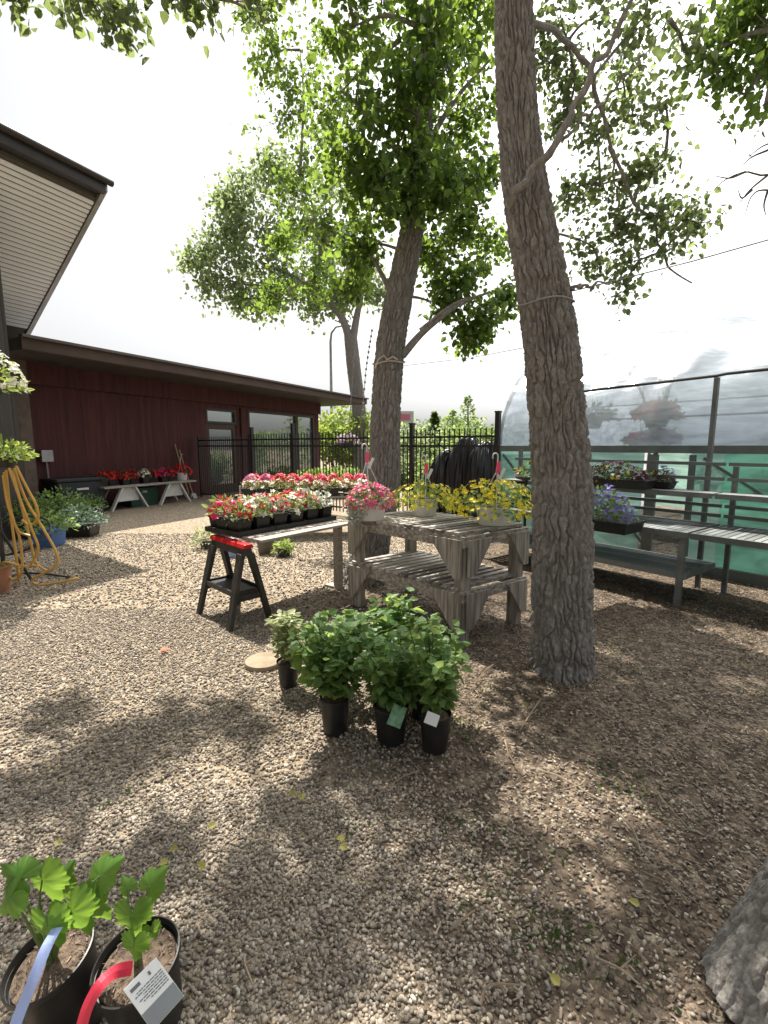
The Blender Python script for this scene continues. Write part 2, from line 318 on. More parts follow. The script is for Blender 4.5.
class MB:
    def __init__(s): s.v = []; s.f = []
    def add(s, V, F):
        b = len(s.v); s.v += [tuple(float(c) for c in v) for v in V]; s.f += [tuple(i + b for i in f) for f in F]; return s
    def hexa(s, p):   # 8 corners: bottom 4 ccw, top 4 ccw
        return s.add(p, [(3, 2, 1, 0), (4, 5, 6, 7), (0, 1, 5, 4), (1, 2, 6, 5), (2, 3, 7, 6), (3, 0, 4, 7)])
    def box(s, c, d, rz=0, bev=0):
        c = np.array(c, float); h = np.array(d, float) / 2; ca, sa = math.cos(rz), math.sin(rz); P = []
        for z in (-1, 1):
            for x, y in ((-1, -1), (1, -1), (1, 1), (-1, 1)):
                X, Y = x * h[0], y * h[1]; P.append((c[0] + X * ca - Y * sa, c[1] + X * sa + Y * ca, c[2] + z * h[2]))
        return s.hexa(P)
    def bar(s, a, b, w, h, up=(0, 0, 1)):  # rectangular bar a->b, w sideways, h along up
        a = np.array(a, float); b = np.array(b, float); d = unit(b - a); up = np.array(up, float)
        if abs(np.dot(d, up)) > .98: up = np.array((0, 1, 0.))
        x = unit(np.cross(d, up)); z = np.cross(x, d); P = []
        for q in (a, b):
            for i, j in ((-1, -1), (1, -1), (1, 1), (-1, 1)): P.append(q + x * i * w / 2 + z * j * h / 2)
        return s.hexa(P)
    def tube(s, pts, rad, seg=8, cap=True):
        pts = [np.array(p, float) for p in pts]; n = len(pts)
        rad = [rad] * n if isinstance(rad, (int, float)) else list(rad)
        T = [unit(pts[min(i + 1, n - 1)] - pts[max(i - 1, 0)]) for i in range(n)]
        u = np.cross(T[0], (0, 0, 1.)); u = unit(u) if np.linalg.norm(u) > 1e-3 else np.array((1., 0, 0)); V = []; F = []
        for i in range(n):
            u = unit(u - T[i] * np.dot(u, T[i])); w = np.cross(T[i], u)
            for k in range(seg):
                a = 2 * math.pi * k / seg; V.append(pts[i] + rad[i] * (math.cos(a) * u + math.sin(a) * w))
        for i in range(n - 1):
            for k in range(seg):
                k2 = (k + 1) % seg; F.append((i * seg + k, i * seg + k2, (i + 1) * seg + k2, (i + 1) * seg + k))
        if cap: F.append(tuple(range(seg))[::-1]); F.append(tuple((n - 1) * seg + k for k in range(seg)))
        return s.add(V, F)
    def lathe(s, prof, c=(0, 0, 0), seg=24):
        V = []; F = []; n = len(prof)
        for r, z in prof:
            for k in range(seg):
                a = 2 * math.pi * k / seg; V.append((c[0] + r * math.cos(a), c[1] + r * math.sin(a), c[2] + z))
        for i in range(n - 1):
            for k in range(seg):
                k2 = (k + 1) % seg; F.append((i * seg + k, i * seg + k2, (i + 1) * seg + k2, (i + 1) * seg + k))
        F.append(tuple(range(seg))[::-1]); F.append(tuple((n - 1) * seg + k for k in range(seg)))
        return s.add(V, F)
    def prism(s, poly, off):   # flat polygon extruded by vector off
        n = len(poly); off = np.array(off, float); V = [np.array(p, float) for p in poly]; V += [p + off for p in V]
        return s.add(V, [tuple(range(n))[::-1], tuple(range(n, 2 * n))] + [(i, (i + 1) % n, n + (i + 1) % n, n + i) for i in range(n)])
    def build(s, name, mat, parent=None, smooth=False, bevel=0, org=None):
        V = s.v
        if org is not None: V = [tuple(a - b for a, b in zip(v, org)) for v in V]
        me = bpy.data.meshes.new(name); me.from_pydata(V, [], s.f); me.update()
        if smooth:
            me.polygons.foreach_set('use_smooth', [True] * len(me.polygons)); me.set_sharp_from_angle(angle=R(40))
        o = link(name, me, mat, parent)
        if bevel:
            b = o.modifiers.new('bevel', 'BEVEL'); b.width = bevel; b.segments = 2; b.limit_method = 'ANGLE'
        return o

def catmull(P, n):
    P = np.array(P, float); Q = np.vstack([2 * P[0] - P[1], P, 2 * P[-1] - P[-2]])
    seg = len(P) - 1; out = []
    for t in np.linspace(0, seg, n):
        i = min(int(t), seg - 1); f = t - i; a, b, c, d = Q[i:i + 4]
        out.append(.5 * (2 * b + (c - a) * f + (2 * a - 5 * b + 4 * c - d) * f * f + (3 * b - a - 3 * c + d) * f ** 3))
    return np.array(out)

# ------------------------------------------------------------------ ground
def gravel_d(x, y):
    bx = np.maximum(.12 - .15 * y, -.45); far = np.clip((y - 4.9) * 3, 0, 1.3)
    wob = .35 * np.sin(1.9 * x + 2.3 * y) + .25 * np.sin(4.1 * y - 3.3 * x + 1)
    return x - bx - far + wob * .4
gm = MB(); gm.add([(-150, -150, 0), (150, -150, 0), (150, 250, 0), (-150, 250, 0)], [(0, 1, 2, 3)])
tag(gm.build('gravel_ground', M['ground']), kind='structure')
def view_points(n, y0, y1, k=.86):
    y = np.sqrt(rng.uniform(y0 ** 2, y1 ** 2, n)); x = rng.uniform(-k, k, n) * (y + .15)
    return x, y
def ico():
    t = (1 + 5 ** .5) / 2
    V = np.array([(-1, t, 0), (1, t, 0), (-1, -t, 0), (1, -t, 0), (0, -1, t), (0, 1, t), (0, -1, -t), (0, 1, -t), (t, 0, -1), (t, 0, 1), (-t, 0, -1), (-t, 0, 1)], float)
    F = [(0, 11, 5), (0, 5, 1), (0, 1, 7), (0, 7, 10), (0, 10, 11), (1, 5, 9), (5, 11, 4), (11, 10, 2), (10, 7, 6), (7, 1, 8), (3, 9, 4), (3, 4, 2), (3, 2, 6), (3, 6, 8), (3, 8, 9), (4, 9, 5), (2, 4, 11), (6, 2, 10), (8, 6, 7), (9, 8, 1)]
    return unit(V), F
IV, IF = ico()
def stones(n, y0, y1, smin, smax, keepdirt):
    x, y = view_points(n, y0, y1)
    d = gravel_d(x, y); keep = rng.random(n) < np.where(d < 0, 1, np.where(d < .5, 1 - d * 2 * (1 - keepdirt), keepdirt))
    x, y = x[keep], y[keep]; n = len(x)
    s = np.exp(rng.uniform(math.log(smin), math.log(smax), n)) / 2
    sc = np.stack([s * rng.uniform(.8, 1.45, n), s * rng.uniform(.7, 1.1, n), s * rng.uniform(.5, .8, n)], 1)
    nz = np.tile((0, 0, 1.), (n, 1)) + rnd(n) * .35
    return np.stack([x, y, s * rng.uniform(.0, .75, n)], 1), frames(rnd(n), nz), sc
P1 = stones(52000, .55, 1.9, .0065, .019, .16)
P2 = stones(64000, 1.9, 4.2, .009, .021, .14)
P3 = stones(30000, 4.2, 8.0, .014, .03, .1)
PP = [np.concatenate(a) for a in zip(P1, P2, P3)]
tag(scatter('gravel', IV, IF, PP[0], PP[1], PP[2], M['pebble'], None, True), 'loose rounded beige and grey pebbles spread over the yard', 'gravel', kind='stuff')
# bark mulch and dry litter on the earth side
x, y = view_points(80000, .55, 6.0); d = gravel_d(x, y); keep = rng.random(len(x)) < np.clip(.05 + d * 1.2, .05, 1); x, y = x[keep], y[keep]; n = len(x)
s = np.exp(rng.uniform(math.log(.004), math.log(.026), n))
CH = [(-.5, -.12, 0), (.5, -.16, 0), (.55, .1, .05), (-.45, .15, .03), (-.5, -.12, .1), (.5, -.16, .08), (.55, .1, .13), (-.45, .15, .11)]
CF = [(3, 2, 1, 0), (4, 5, 6, 7), (0, 1, 5, 4), (1, 2, 6, 5), (2, 3, 7, 6), (3, 0, 4, 7)]
tag(scatter('mulch', CH, CF, np.stack([x, y, np.full(n, .002) + rng.random(n) * .006], 1), frames(rnd(n) * (1, 1, .15), np.tile((0, 0, 1.), (n, 1)) + rnd(n) * .25), s, M['chip']), 'brown wood chips and dry litter on the earth under the trees', 'mulch', kind='stuff')
# sparse weeds
def tufts(name, cs, n, h, mat):
    P = []; Y = []; S = []
    for c in cs:
        k = int(n * random.uniform(.5, 1.3)); P.append(np.array(c)[None] + rnd(k) * (.06, .06, 0)); Y.append(rnd(k) * (.8, .8, .2) + (0, 0, .9)); S.append(np.full(k, h) * rng.uniform(.5, 1.2, k))
    P = np.concatenate(P); P[:, 2] = .002
    return leaves(name, P, np.concatenate(Y), rnd(len(P)), np.concatenate(S), mat, None, True)
wc = [G(random.uniform(430, 760), random.uniform(650, 1000)) for _ in range(20)] + [G(*q) for q in ((640, 640), (700, 660), (745, 690), (610, 650), (120, 800), (350, 830), (560, 930), (480, 900), (185, 1010), (500, 690), (740, 650), (620, 545))]
tag(tufts('weeds', wc, 26, .022, M['leaf_dark']), 'low sparse green weeds sprouting from the brown earth', 'weeds', kind='stuff')

# ------------------------------------------------------------------ trees
def value_noise(u, v, seed):
    iu, iv = np.floor(u).astype(int), np.floor(v).astype(int); fu, fv = u - iu, v - iv
    fu, fv = fu * fu * (3 - 2 * fu), fv * fv * (3 - 2 * fv)
    def h(a, b): return (np.sin(a * 127.1 + b * 311.7 + seed * 17.3) * 43758.5453) % 1.0
    return (h(iu, iv) * (1 - fu) + h(iu + 1, iv) * fu) * (1 - fv) + (h(iu, iv + 1) * (1 - fu) + h(iu + 1, iv + 1) * fu) * fv
def bark_height(u, v, seed):
    """u: metres round the stem, v: metres along it -> 0 in the furrows, 1 on the plates"""
    def plates(cu_, cv_, sd, ed):
        uu = u / cu_ + .9 * (value_noise(u / (cu_ * 2.2), v / (cv_ * .55), sd) - .5) + .5 * (value_noise(u / (cu_ * .7), v / (cv_ * .2), sd + 3) - .5); vv = v / cv_ + .6 * value_noise(u / (cu_ * 1.2), v / (cv_ * .3), sd + 5)
        iu, iv = np.floor(uu), np.floor(vv); f1 = np.full(u.shape, 9.); f2 = np.full(u.shape, 9.)
        for a in (-1, 0, 1):
            for b in (-1, 0, 1):
                cu, cv = iu + a, iv + b
                j = (np.sin(cu * 127.1 + cv * 311.7 + sd) * 43758.5453) % 1.0; k = (np.sin(cu * 269.5 + cv * 183.3 + sd) * 43758.5453) % 1.0
                d = np.sqrt((cu + j - uu) ** 2 + (cv + k - vv) ** 2)
                f2 = np.where(d < f1, f1, np.minimum(f2, d)); f1 = np.minimum(f1, d)
        return np.clip((f2 - f1) / ed, 0, 1) ** .75
    e = plates(.031, .20, seed, .36) * (.74 + .26 * plates(.015, .07, seed + 31, .4))
    return e * (.75 + .25 * value_noise(u / .007, v / .02, seed + 9)) + .14 * value_noise(u / .005, v / .008, seed + 11)
def trunk(path, rad, parent, depth=.036, seg=280, ds=.011, seed=1, name='trunk', flare=0.0):
    L = np.sum(np.linalg.norm(np.diff(np.array(path), axis=0), axis=1)); n = max(8, int(L / ds))
    P = catmull(path, n); rr = np.interp(np.linspace(0, 1, n), np.linspace(0, 1, len(rad)), rad)
    T = unit(np.gradient(P, axis=0)); th = np.linspace(0, 2 * math.pi, seg, endpoint=False) + math.pi / 2
    ex = unit(np.array((1., 0, 0)) - T * T[:, :1]); ey = np.cross(T, ex)
    v = np.concatenate([[0], np.cumsum(np.linalg.norm(np.diff(P, axis=0), axis=1))])
    U = (th[None] - math.pi / 2) * np.mean(rr) + 0 * v[:, None]; Vv = v[:, None] + 0 * U
    h = bark_height(U, Vv, seed)
    lob = 1 + .035 * np.sin(3 * th[None] + v[:, None] * 1.1 + seed) + .025 * np.sin(5 * th[None] - v[:, None] * 1.7)
    fl = 1 + flare * np.exp(-v[:, None] / .16) * (1 + .35 * np.sin(4 * th[None] + seed))
    rad2 = rr[:, None] * lob * fl + depth * (h - .8) * np.clip(rr[:, None] / .15, .3, 1)
    V = P[:, None] + rad2[..., None] * (np.cos(th)[None, :, None] * ex[:, None] + np.sin(th)[None, :, None] * ey[:, None])
    idx = np.arange(n * seg).reshape(n, seg); a = idx[:-1]; b = np.roll(idx, -1, 1)[:-1]; c = np.roll(idx, -1, 1)[1:]; d = idx[1:]
    F = np.stack([a, b, c, d], -1).reshape(-1, 4)
    return np_mesh(name, V.reshape(-1, 3), F, M['bark'], parent, True), P, rr
def crown(blobs, attach, root, leaf_size, per, mat, spread=.075, droop=.55, wood=True, attach_r=.028, org=(0, 0, 0)):
    """blobs: (centre, radius, density). Limbs run from the nearest wood to each blob, twigs fan out, leaves hang along twigs"""
    A = np.array(attach, float); mb = MB(); P = []; Y = []; N = []; S = []
    order = sorted(range(len(blobs)), key=lambda i: np.min(np.linalg.norm(A - np.array(blobs[i][0]), axis=1)))
    nodes = [a for a in A]
    for i in order:
        c, r, den = blobs[i]; c = np.array(c, float); nn = np.array(nodes)
        cost = np.linalg.norm(nn - c, axis=1) + .6 * np.maximum(nn[:, 2] - c[2], 0); k = int(np.argmin(cost)); a = nn[k]
        dist = np.linalg.norm(c - a)
        mid = (a + c) / 2 + np.array((random.uniform(-.1, .1), random.uniform(-.1, .1), .10)) * dist
        pts = catmull([a, mid, c], 9)
        if wood: mb.tube(pts, list(np.linspace(min(attach_r, .012 + .014 * dist), .006, 9)), 6)
        nodes += [p for p in pts[3:]]
        nt_ = max(3, int(den * per / 34))
        ends = c + unit(rnd(nt_)) * (r * rng.uniform(.35, 1.12, (nt_, 1)))
        ends[:, 2] += r * .04
        for e in ends:
            s0 = pts[random.randint(5, 8)] + rnd(1)[0] * .04 * r; m_ = (s0 + e) / 2 + rnd(1)[0] * .12 * r
            q = catmull([s0, m_, e], 6)
            if wood and random.random() < .6: mb.tube(q[::1], [.0042, .0038, .0034, .003, .0025, .002], 4)
            kk = random.randint(20, 48); tt = rng.uniform(.3, 1.04, kk) * 5
            i0 = np.clip(tt.astype(int), 0, 4); f = (tt - i0)[:, None]; base = q[i0] * (1 - f) + q[i0 + 1] * f
            P.append(base + rnd(kk) * spread); dirn = unit(e - s0)
            Y.append(rnd(kk) * .75 + dirn * .35 + np.array((0, 0, -droop))); N.append(rnd(kk) * .8 + np.array((0, 0, .55)))
            S.append(leaf_size * rng.uniform(.55, 1.25, kk))
    o3 = np.array(org)
    if wood:
        mb.build('branch', M['bark'], root, True, org=tuple(org))
    return leaves('crown', np.concatenate(P) - o3, np.concatenate(Y), np.concatenate(N), np.concatenate(S), mat, root)
def blob(px, py, Y, rpx, den=1.0): return (AT(px, py, Y), rpx * Y / 475, den)

# canopy above and behind the frame: where it stands follows from the shade it throws
SUNV = np.array((-.49 * math.cos(R(58)), .872 * math.cos(R(58)), math.sin(R(58))))
CAN = [[], [], []]
def canopy(px, py, r, z, tree, den=1.0):
    g_ = G(px, py)
    while True:
        c = g_ + SUNV / SUNV[2] * z; d = c[1] * math.cos(PITCH) - (c[2] - EYE) * math.sin(PITCH); u = c[1] * math.sin(PITCH) + (c[2] - EYE) * math.cos(PITCH)
        if d < .2 or 512 - FPX * u / d < -FPX * r / d - 12 or z > 15: break
        z += .5
    CAN[tree].append((c, r, den * max(.5, (r / .5) ** 1.3)))
for a in ((30, 800, .38, 8, 0), (85, 772, .38, 8, 0), (140, 748, .32, 8, 0), (195, 728, .3, 8, 0), (245, 716, .2, 8, 0), (55, 712, .13, 8, 0), (290, 820, .28, 7, 0), (385, 790, .36, 6.5, 0), (400, 890, .22, 6.5, 1), (455, 835, .3, 6.5, 1), (525, 850, .18, 6, 1), (560, 965, .3, 6, 2), (650, 900, .16, 6, 2), (725, 950, .3, 6, 2), (470, 765, .3, 6.5, 1), (650, 640, .55, 7, 1), (700, 690, .5, 6, 1), (745, 625, .5, 7, 1), (620, 700, .36, 6.5, 1), (685, 745, .4, 6, 2), (745, 790, .42, 6, 2), (620, 620, .45, 7, 1), (758, 865, .28, 6, 2), (700, 825, .16, 6, 2), (740, 600, .5, 7, 1), (610, 840, .13, 6, 1), (420, 930, .12, 6, 1), (300, 990, .12, 6.5, 0), (345, 890, .12, 6.5, 1), (250, 900, .13, 6.5, 0), (540, 915, .12, 6, 2), (600, 965, .14, 6, 2), (752, 905, .34, 6, 2), (765, 985, .34, 6, 2), (40, 905, .16, 6.5, 0), (60, 985, .2, 6.5, 0), (205, 985, .16, 6.5, 0), (150, 865, .1, 6.5, 0), (700, 600, .5, 7, 1), (560, 650, .3, 6.5, 1), (690, 655, .4, 7, 1), (650, 590, .4, 7, 1), (500, 985, .14, 6, 2)):
    canopy(*a)
# middle cottonwood, behind the slatted table
mt = thing('cottonwood_tree', 'cottonwood with rope tied round its rough trunk, rising behind the slatted table', 'tree', (0, 0, 0), group='cottonwoods in the yard')
mpx = [(364, 592, 5.1), (374, 531, 5.1), (384, 490, 5.1), (386, 422, 5.1), (390, 350, 5.15), (400, 290, 5.2), (410, 240, 5.25), (416, 200, 5.3), (422, 140, 5.35), (428, 50, 5.4), (436, -80, 5.5), (440, -260, 5.6)]
mpath = [AT(*q) for q in mpx]; mpath[0][2] = -.05
_, mP, mr = trunk(mpath, [.23, .195, .178, .155, .152, .14, .125, .11, .095, .08, .065, .04], mt, seed=3, flare=.22)
mb = MB()
for pts, r0 in ([[(402, 356, 5.12), (420, 335, 5.1), (440, 318, 5.1), (462, 303, 5.2), (490, 292, 5.4)], .042], [[(420, 330, 5.12), (452, 305, 5.0), (475, 296, 4.9)], .02], [[(412, 215, 5.2), (400, 160, 5.0), (375, 120, 4.8), (340, 90, 4.6)], .04], [[(418, 160, 5.3), (455, 100, 5.3), (490, 60, 5.4)], .035], [[(395, 300, 5.2), (370, 255, 5.3), (340, 230, 5.4)], .03]):
    w = catmull([AT(*p) for p in pts], 16); mb.tube(w, list(np.linspace(r0, r0 * .3, 16)), 8)
mb.build('limb', M['bark'], mt, True)
B = [blob(*b) for b in ((300, 50, 8.2, 46), (345, 30, 4.9, 55), (400, 40, 5.6, 55), (452, 45, 5.7, 50), (485, 30, 5.9, 40), (285, 115, 8.0, 42), (330, 105, 6.2, 48), (375, 110, 4.7, 45), (430, 120, 5.9, 45), (468, 120, 5.8, 45), (480, 180, 5.9, 36), (345, 170, 4.7, 50), (385, 180, 4.6, 38, .9), (300, 175, 7.8, 42), (440, 185, 5.8, 42), (460, 225, 5.9, 38), (325, 235, 6.6, 38), (360, 245, 5.3, 36), (290, 235, 8.0, 36), (315, 280, 7.6, 32, .9), (350, 285, 5.8, 24, .7), (430, 260, 5.8, 30), (465, 275, 5.6, 30), (490, 240, 6.1, 26, .8), (480, 320, 5.4, 22, .7), (470, 345, 5.5, 16, .5), (448, 308, 5.6, 22, .6), (505, 300, 5.8, 18, .5), (415, 150, 4.75, 36, .8), (425, 85, 4.6, 42, .9), (432, 22, 4.6, 42, .9), (440, 195, 5.0, 28, .8), (395, 200, 4.8, 26, .7), (262, 20, 8.4, 28, .7), (270, 60, 8.4, 26, .6), (275, 300, 8, 26, .8))]
# overhead, above the frame
OV = [((-.4, 4.6, 5.9), .8, 1), ((.5, 4.2, 6.2), .8, 1), ((.9, 5.3, 6.4), .8, 1), ((-.2, 5.8, 6.8), .9, 1), ((1.2, 4.5, 7.2), .9, 1), ((.2, 5, 7.6), .9, 1), ((-.9, 5.2, 7.2), .7, .9), ((.5, 3.3, 6.6), .8, .9), ((-.6, 3.6, 6.4), .6, .8), ((.8, 5.8, 8.2), .9, 1)]
OV += CAN[0]; crown(B + OV, mP[len(mP) // 3:], mt, .076, 540, M['leaf_tree'])

# right cottonwood
rt = thing('cottonwood_tree', 'big leaning cottonwood with thick furrowed bark standing right of the slatted table', 'tree', (0, 0, 0), group='cottonwoods in the yard')
rpx = [(561, 682, 3.02), (561, 600, 3.02), (561, 499, 3.02), (554, 388, 3.0), (546, 310, 3.0), (530, 215, 3.0), (520, 135, 3.0), (516, 64, 3.0), (514, -20, 3.0), (512, -160, 3.02), (512, -400, 3.05)]
rpath = [AT(*q) for q in rpx]; rpath[0][2] = -.05
_, rP, rr_ = trunk(rpath, [.20, .188, .18, .163, .152, .132, .113, .107, .10, .085, .05], rt, depth=.040, seg=380, ds=.007, seed=8, flare=.10)
mb = MB(); limbs = []
for pts, r0 in ([[(508, 206, 2.86), (522, 186, 2.78), (536, 167, 2.74), (562, 128, 2.7), (584, 87, 2.7), (613, 35, 2.7), (634, -4, 2.7), (670, -60, 2.75)], .026], [[(560, 140, 2.72), (600, 105, 2.75), (640, 60, 2.8), (670, 20, 2.9)], .009], [[(522, 20, 3.1), (560, 40, 3.5), (590, 72, 3.8), (611, 142, 4.0), (629, 193, 4.1), (655, 229, 4.2), (667, 264, 4.2), (692, 283, 4.2)], .02], [[(568, 292, 2.95), (585, 285, 2.85), (612, 283, 2.8)], .011], [[(611, 142, 4.0), (618, 220, 4.2), (600, 260, 4.3)], .009], [[(655, 229, 4.2), (690, 215, 4.3), (712, 208, 4.3)], .006]):
    w = catmull([AT(*p) for p in pts], 22); w[1:-1] += rng.normal(size=(20, 3)) * .012; w = catmull(w, 44); limbs.append(w); mb.tube(w, list(np.linspace(r0, r0 * .3, 44) * rng.uniform(.88, 1.14, 44)), 8)
mb.build('limb', M['bark'], rt, True)
B = [blob(*b) for b in ((560, 20, 4.2, 34, .9), (600, 15, 4.3, 34, 1), (650, 10, 3.8, 24, .7), (545, 60, 4.4, 26, .7), (575, 75, 4.4, 30, .8), (620, 70, 4.3, 30, .8), (560, 120, 4.5, 26, .7), (595, 130, 4.4, 30, .8), (635, 115, 4.3, 24, .5), (665, 100, 4.0, 16, .35), (600, 185, 4.5, 28, .8), (640, 180, 4.3, 28, .7), (570, 190, 4.6, 22, .6), (620, 230, 4.4, 26, .7), (655, 215, 4.2, 26, .7), (690, 205, 4.2, 18, .5), (580, 240, 4.6, 20, .5), (640, 260, 4.3, 20, .5), (600, 270, 4.6, 16, .35), (670, 250, 4.2, 18, .45), (700, 225, 4.2, 12, .3), (626, 292, 4.3, 9, .15), (685, 50, 3.0, 14, .2), (520, 240, 5.2, 20, .5), (665, 160, 4.2, 18, .4))]
OV = [((1.2, 3.3, 5.0), .7, 1), ((.8, 2.6, 5.4), .7, .9), ((1.9, 3.4, 5.6), .8, 1), ((1.4, 3.9, 6.2), .8, 1), ((.4, 2.9, 6.2), .7, .8), ((2.2, 2.6, 5.8), .8, .9), ((1.2, 3.1, 7.0), .9, 1), ((2.2, 4.2, 6.8), .8, .9)] + CAN[1]
crown(B + OV, np.concatenate([rP[len(rP) // 3:]] + limbs), rt, .056, 300, M['leaf_shade'], attach_r=.014)
# a branch hanging into the top of the picture on the left
lb = [AT(505, -160, 3.05), AT(380, -130, 2.9), AT(240, -80, 2.8), AT(120, -60, 2.75), AT(0, -40, 2.7)]
mb = MB(); w = catmull(lb, 20); mb.tube(w, list(np.linspace(.03, .006, 20)), 8); mb.build('limb', M['bark'], rt, True)
crown([blob(*b) for b in ((62, -8, 2.75, 22, .35), (100, 0, 2.75, 20, .22), (128, 25, 2.75, 10, .12), (180, -5, 2.8, 22, .25), (212, -2, 2.8, 18, .25), (245, 8, 2.8, 16, .2), (15, -5, 2.7, 12, .12), (280, -10, 2.9, 20, .3), (160, -20, 2.8, 30, .4))], w, rt, .055, 420, M['leaf_shade'], spread=.05, attach_r=.008).name = 'foliage_spray'

# near tree at the right-hand corner
nr = thing('cottonwood_tree', 'foot of a thick grey trunk leaning at the lower right corner', 'tree', (0, 0, 0), group='cottonwoods in the yard')
npath = [(1.085, 1.04, -.05), (1.22, 1.07, .25), (1.385, 1.11, .6), (1.48, 1.16, 1.0), (1.63, 1.22, 1.6), (1.78, 1.3, 2.6), (1.85, 1.4, 4.2), (1.85, 1.5, 6.2)]
_, nP, _ = trunk(npath, [.215, .19, .18, .17, .155, .14, .11, .06], nr, depth=.016, seg=420, ds=.006, seed=21, flare=.02)
B = [blob(*b) for b in ((735, 25, 3.2, 22, .7), (768, 60, 3.2, 22, .6), (720, 80, 3.2, 14, .35), (700, 62, 3.2, 9, .18), (755, 10, 3.1, 22, .7), (768, 105, 2.9, 9, .15), (790, 30, 3.2, 40, 1), (745, 95, 3.2, 9, .15))]
OV = [((2.1, 2.4, 5.2), .8, .9), ((2.6, 1.9, 5.6), .9, .9), ((1.6, 2.2, 6.0), .8, .8), ((1.2, 1.8, 5.6), .7, .7), ((2.0, 1.2, 5.8), .9, .9), ((3.0, 2.8, 5.2), .8, .9), ((.9, 2.3, 6.6), .8, .7), ((-.58, 4.4, 6.4), .4, 1.3), ((-.85, 4.9, 7.2), .4, 1.3)] + CAN[2]  # last two listed clumps added above the frame to shade the corner trunk
crown(B + OV, nP[len(nP) // 2:], nr, .05, 430, M['leaf_tree'])
mb = MB()
for pts in ([(820, 160, 2.9), (768, 175, 2.9), (745, 172, 2.95), (722, 182, 3), (708, 198, 3)], [(768, 175, 2.9), (750, 190, 2.9), (738, 205, 2.9)], [(820, 200, 2.8), (768, 190, 2.85), (752, 196, 2.85), (745, 215, 2.9)], [(745, 172, 2.95), (730, 178, 2.9), (715, 176, 2.9)], [(768, 150, 2.9), (752, 157, 2.9), (742, 166, 2.9)], [(790, 140, 2.9), (765, 145, 2.9), (745, 160, 2.95)], [(768, 190, 2.85), (764, 205, 2.85), (766, 216, 2.85)], [(752, 190, 2.9), (742, 198, 2.9), (738, 190, 2.9)]):
    mb.tube(catmull([AT(*p) for p in pts], 14), list(np.linspace(.007, .0016, 14)), 5)
mb.tube(catmull([nP[-60], AT(900, 100, 2.6), AT(820, 160, 2.9)], 14), list(np.linspace(.02, .007, 14)), 6)
mb.build('bare_branch', M['bare'], nr, True)

# rear tree, beyond the fence
rear = thing('cottonwood_tree', 'pale green tree beyond the fence with a forked trunk beside the roof end', 'tree', (0, 0, 0), group='cottonwoods in the yard')
bp = [AT(q[0], q[1], q[2] * 1.85) for q in ((360, 476, 12.5), (360, 440, 12.5), (358, 400, 12.5), (353, 360, 12.5), (350, 335, 12.5))]; bp[0][2] = -.05
_, bP, _ = trunk(bp, [.42, .35, .33, .33, .3], rear, seg=80, ds=.05, seed=31)
mb = MB(); at = []
for pts, r0 in ([[(351, 345, 12.5), (342, 318, 12.5), (325, 300, 12.5), (300, 280, 12.6), (260, 262, 12.8)], .2], [[(352, 345, 12.5), (357, 315, 12.6), (362, 290, 12.8), (365, 230, 12.8)], .2], [[(342, 318, 12.5), (330, 270, 12.9), (320, 210, 13)], .12], [[(300, 280, 12.6), (250, 285, 12.4), (215, 275, 12.4)], .08]):
    w = catmull([AT(p[0], p[1], p[2] * 1.85) for p in pts], 14); at.append(w); mb.tube(w, list(np.linspace(r0, r0 * .35, 14)), 8)
mb.build('limb', M['bark'], rear, True)
B = [blob(b[0], b[1], b[2] * 1.85, *b[3:]) for b in ((190, 262, 12.4, 14, .5), (215, 250, 12.5, 26), (240, 230, 12.7, 28), (225, 205, 12.8, 20), (250, 190, 13, 26), (215, 285, 12.4, 18, .8), (245, 265, 12.6, 30), (275, 240, 12.8, 32), (285, 200, 13, 32), (240, 300, 12.4, 16, .7), (265, 300, 12.5, 22), (290, 285, 12.6, 28), (320, 270, 12.8, 30), (325, 230, 13, 30), (315, 305, 12.4, 16, .7), (340, 300, 12.7, 16, .6), (335, 190, 13, 30), (270, 165, 13, 22), (380, 300, 13, 20, .7), (365, 260, 13, 28))]
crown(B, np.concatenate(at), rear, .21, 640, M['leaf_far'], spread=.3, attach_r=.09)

# ------------------------------------------------------------------ buildings
DB = np.array((.4511, .8925)); NB = np.array((.8925, -.4511)); RZB = math.atan2(DB[1], DB[0])
W0 = G(200, 496)
def wall_t(px, off=0.0):
    q = (px - 384) / 475; o = W0[:2] + NB * off
    return (o[1] * q - o[0]) / (DB[0] - DB[1] * q)
def wall_z(px, py, off=0.0):
    t_ = wall_t(px, off); p_ = W0[:2] + NB * off + DB * t_
    d = ray(px, py); k = math.hypot(*p_) / math.hypot(d[0], d[1]); return EYE + d[2] * k
red = thing('red_building', 'long low maroon wooden building with a flat brown roof and vertical boards', 'building', W0, RZB)
tA, tB = wall_t(18), wall_t(319); OH = 1.5; ZR = wall_z(120, 354, OH) - .22; zt = ZR + .0
tR = wall_t(365, OH)
d0, d1 = wall_t(207), wall_t(237); w0, w1, w2 = wall_t(249), wall_t(297), wall_t(314)
zd = wall_z(222, 409); zw = wall_z(280, 413); zs = .45
mb = MB(); D = 8.0
def wal(a, b, z0, z1): mb.box(((a + b) / 2, .1, (z0 + z1) / 2), (b - a, .2, z1 - z0))
wal(tA, d0, 0, zt); wal(d0, d1, zd, zt); wal(d1, w0, 0, zt); wal(w0, w2, zw, zt); wal(w0, w2, 0, zs); wal(w2, tB, 0, zt)
mb.box((tB - .1, .2 + D / 2, zt / 2), (.2, D, zt)); mb.box((tA + .1, .2 + D / 2, zt / 2), (.2, D, zt)); mb.box(((tA + tB) / 2, D + .3, zt / 2), (tB - tA, .2, zt))
mb.build('wall', M['siding'], red)
mb = MB(); mb.box(((tA + tB) / 2, D / 2, .02), (tB - tA - .5, D - .4, .04)); mb.build('floor', M['fascia'], red)
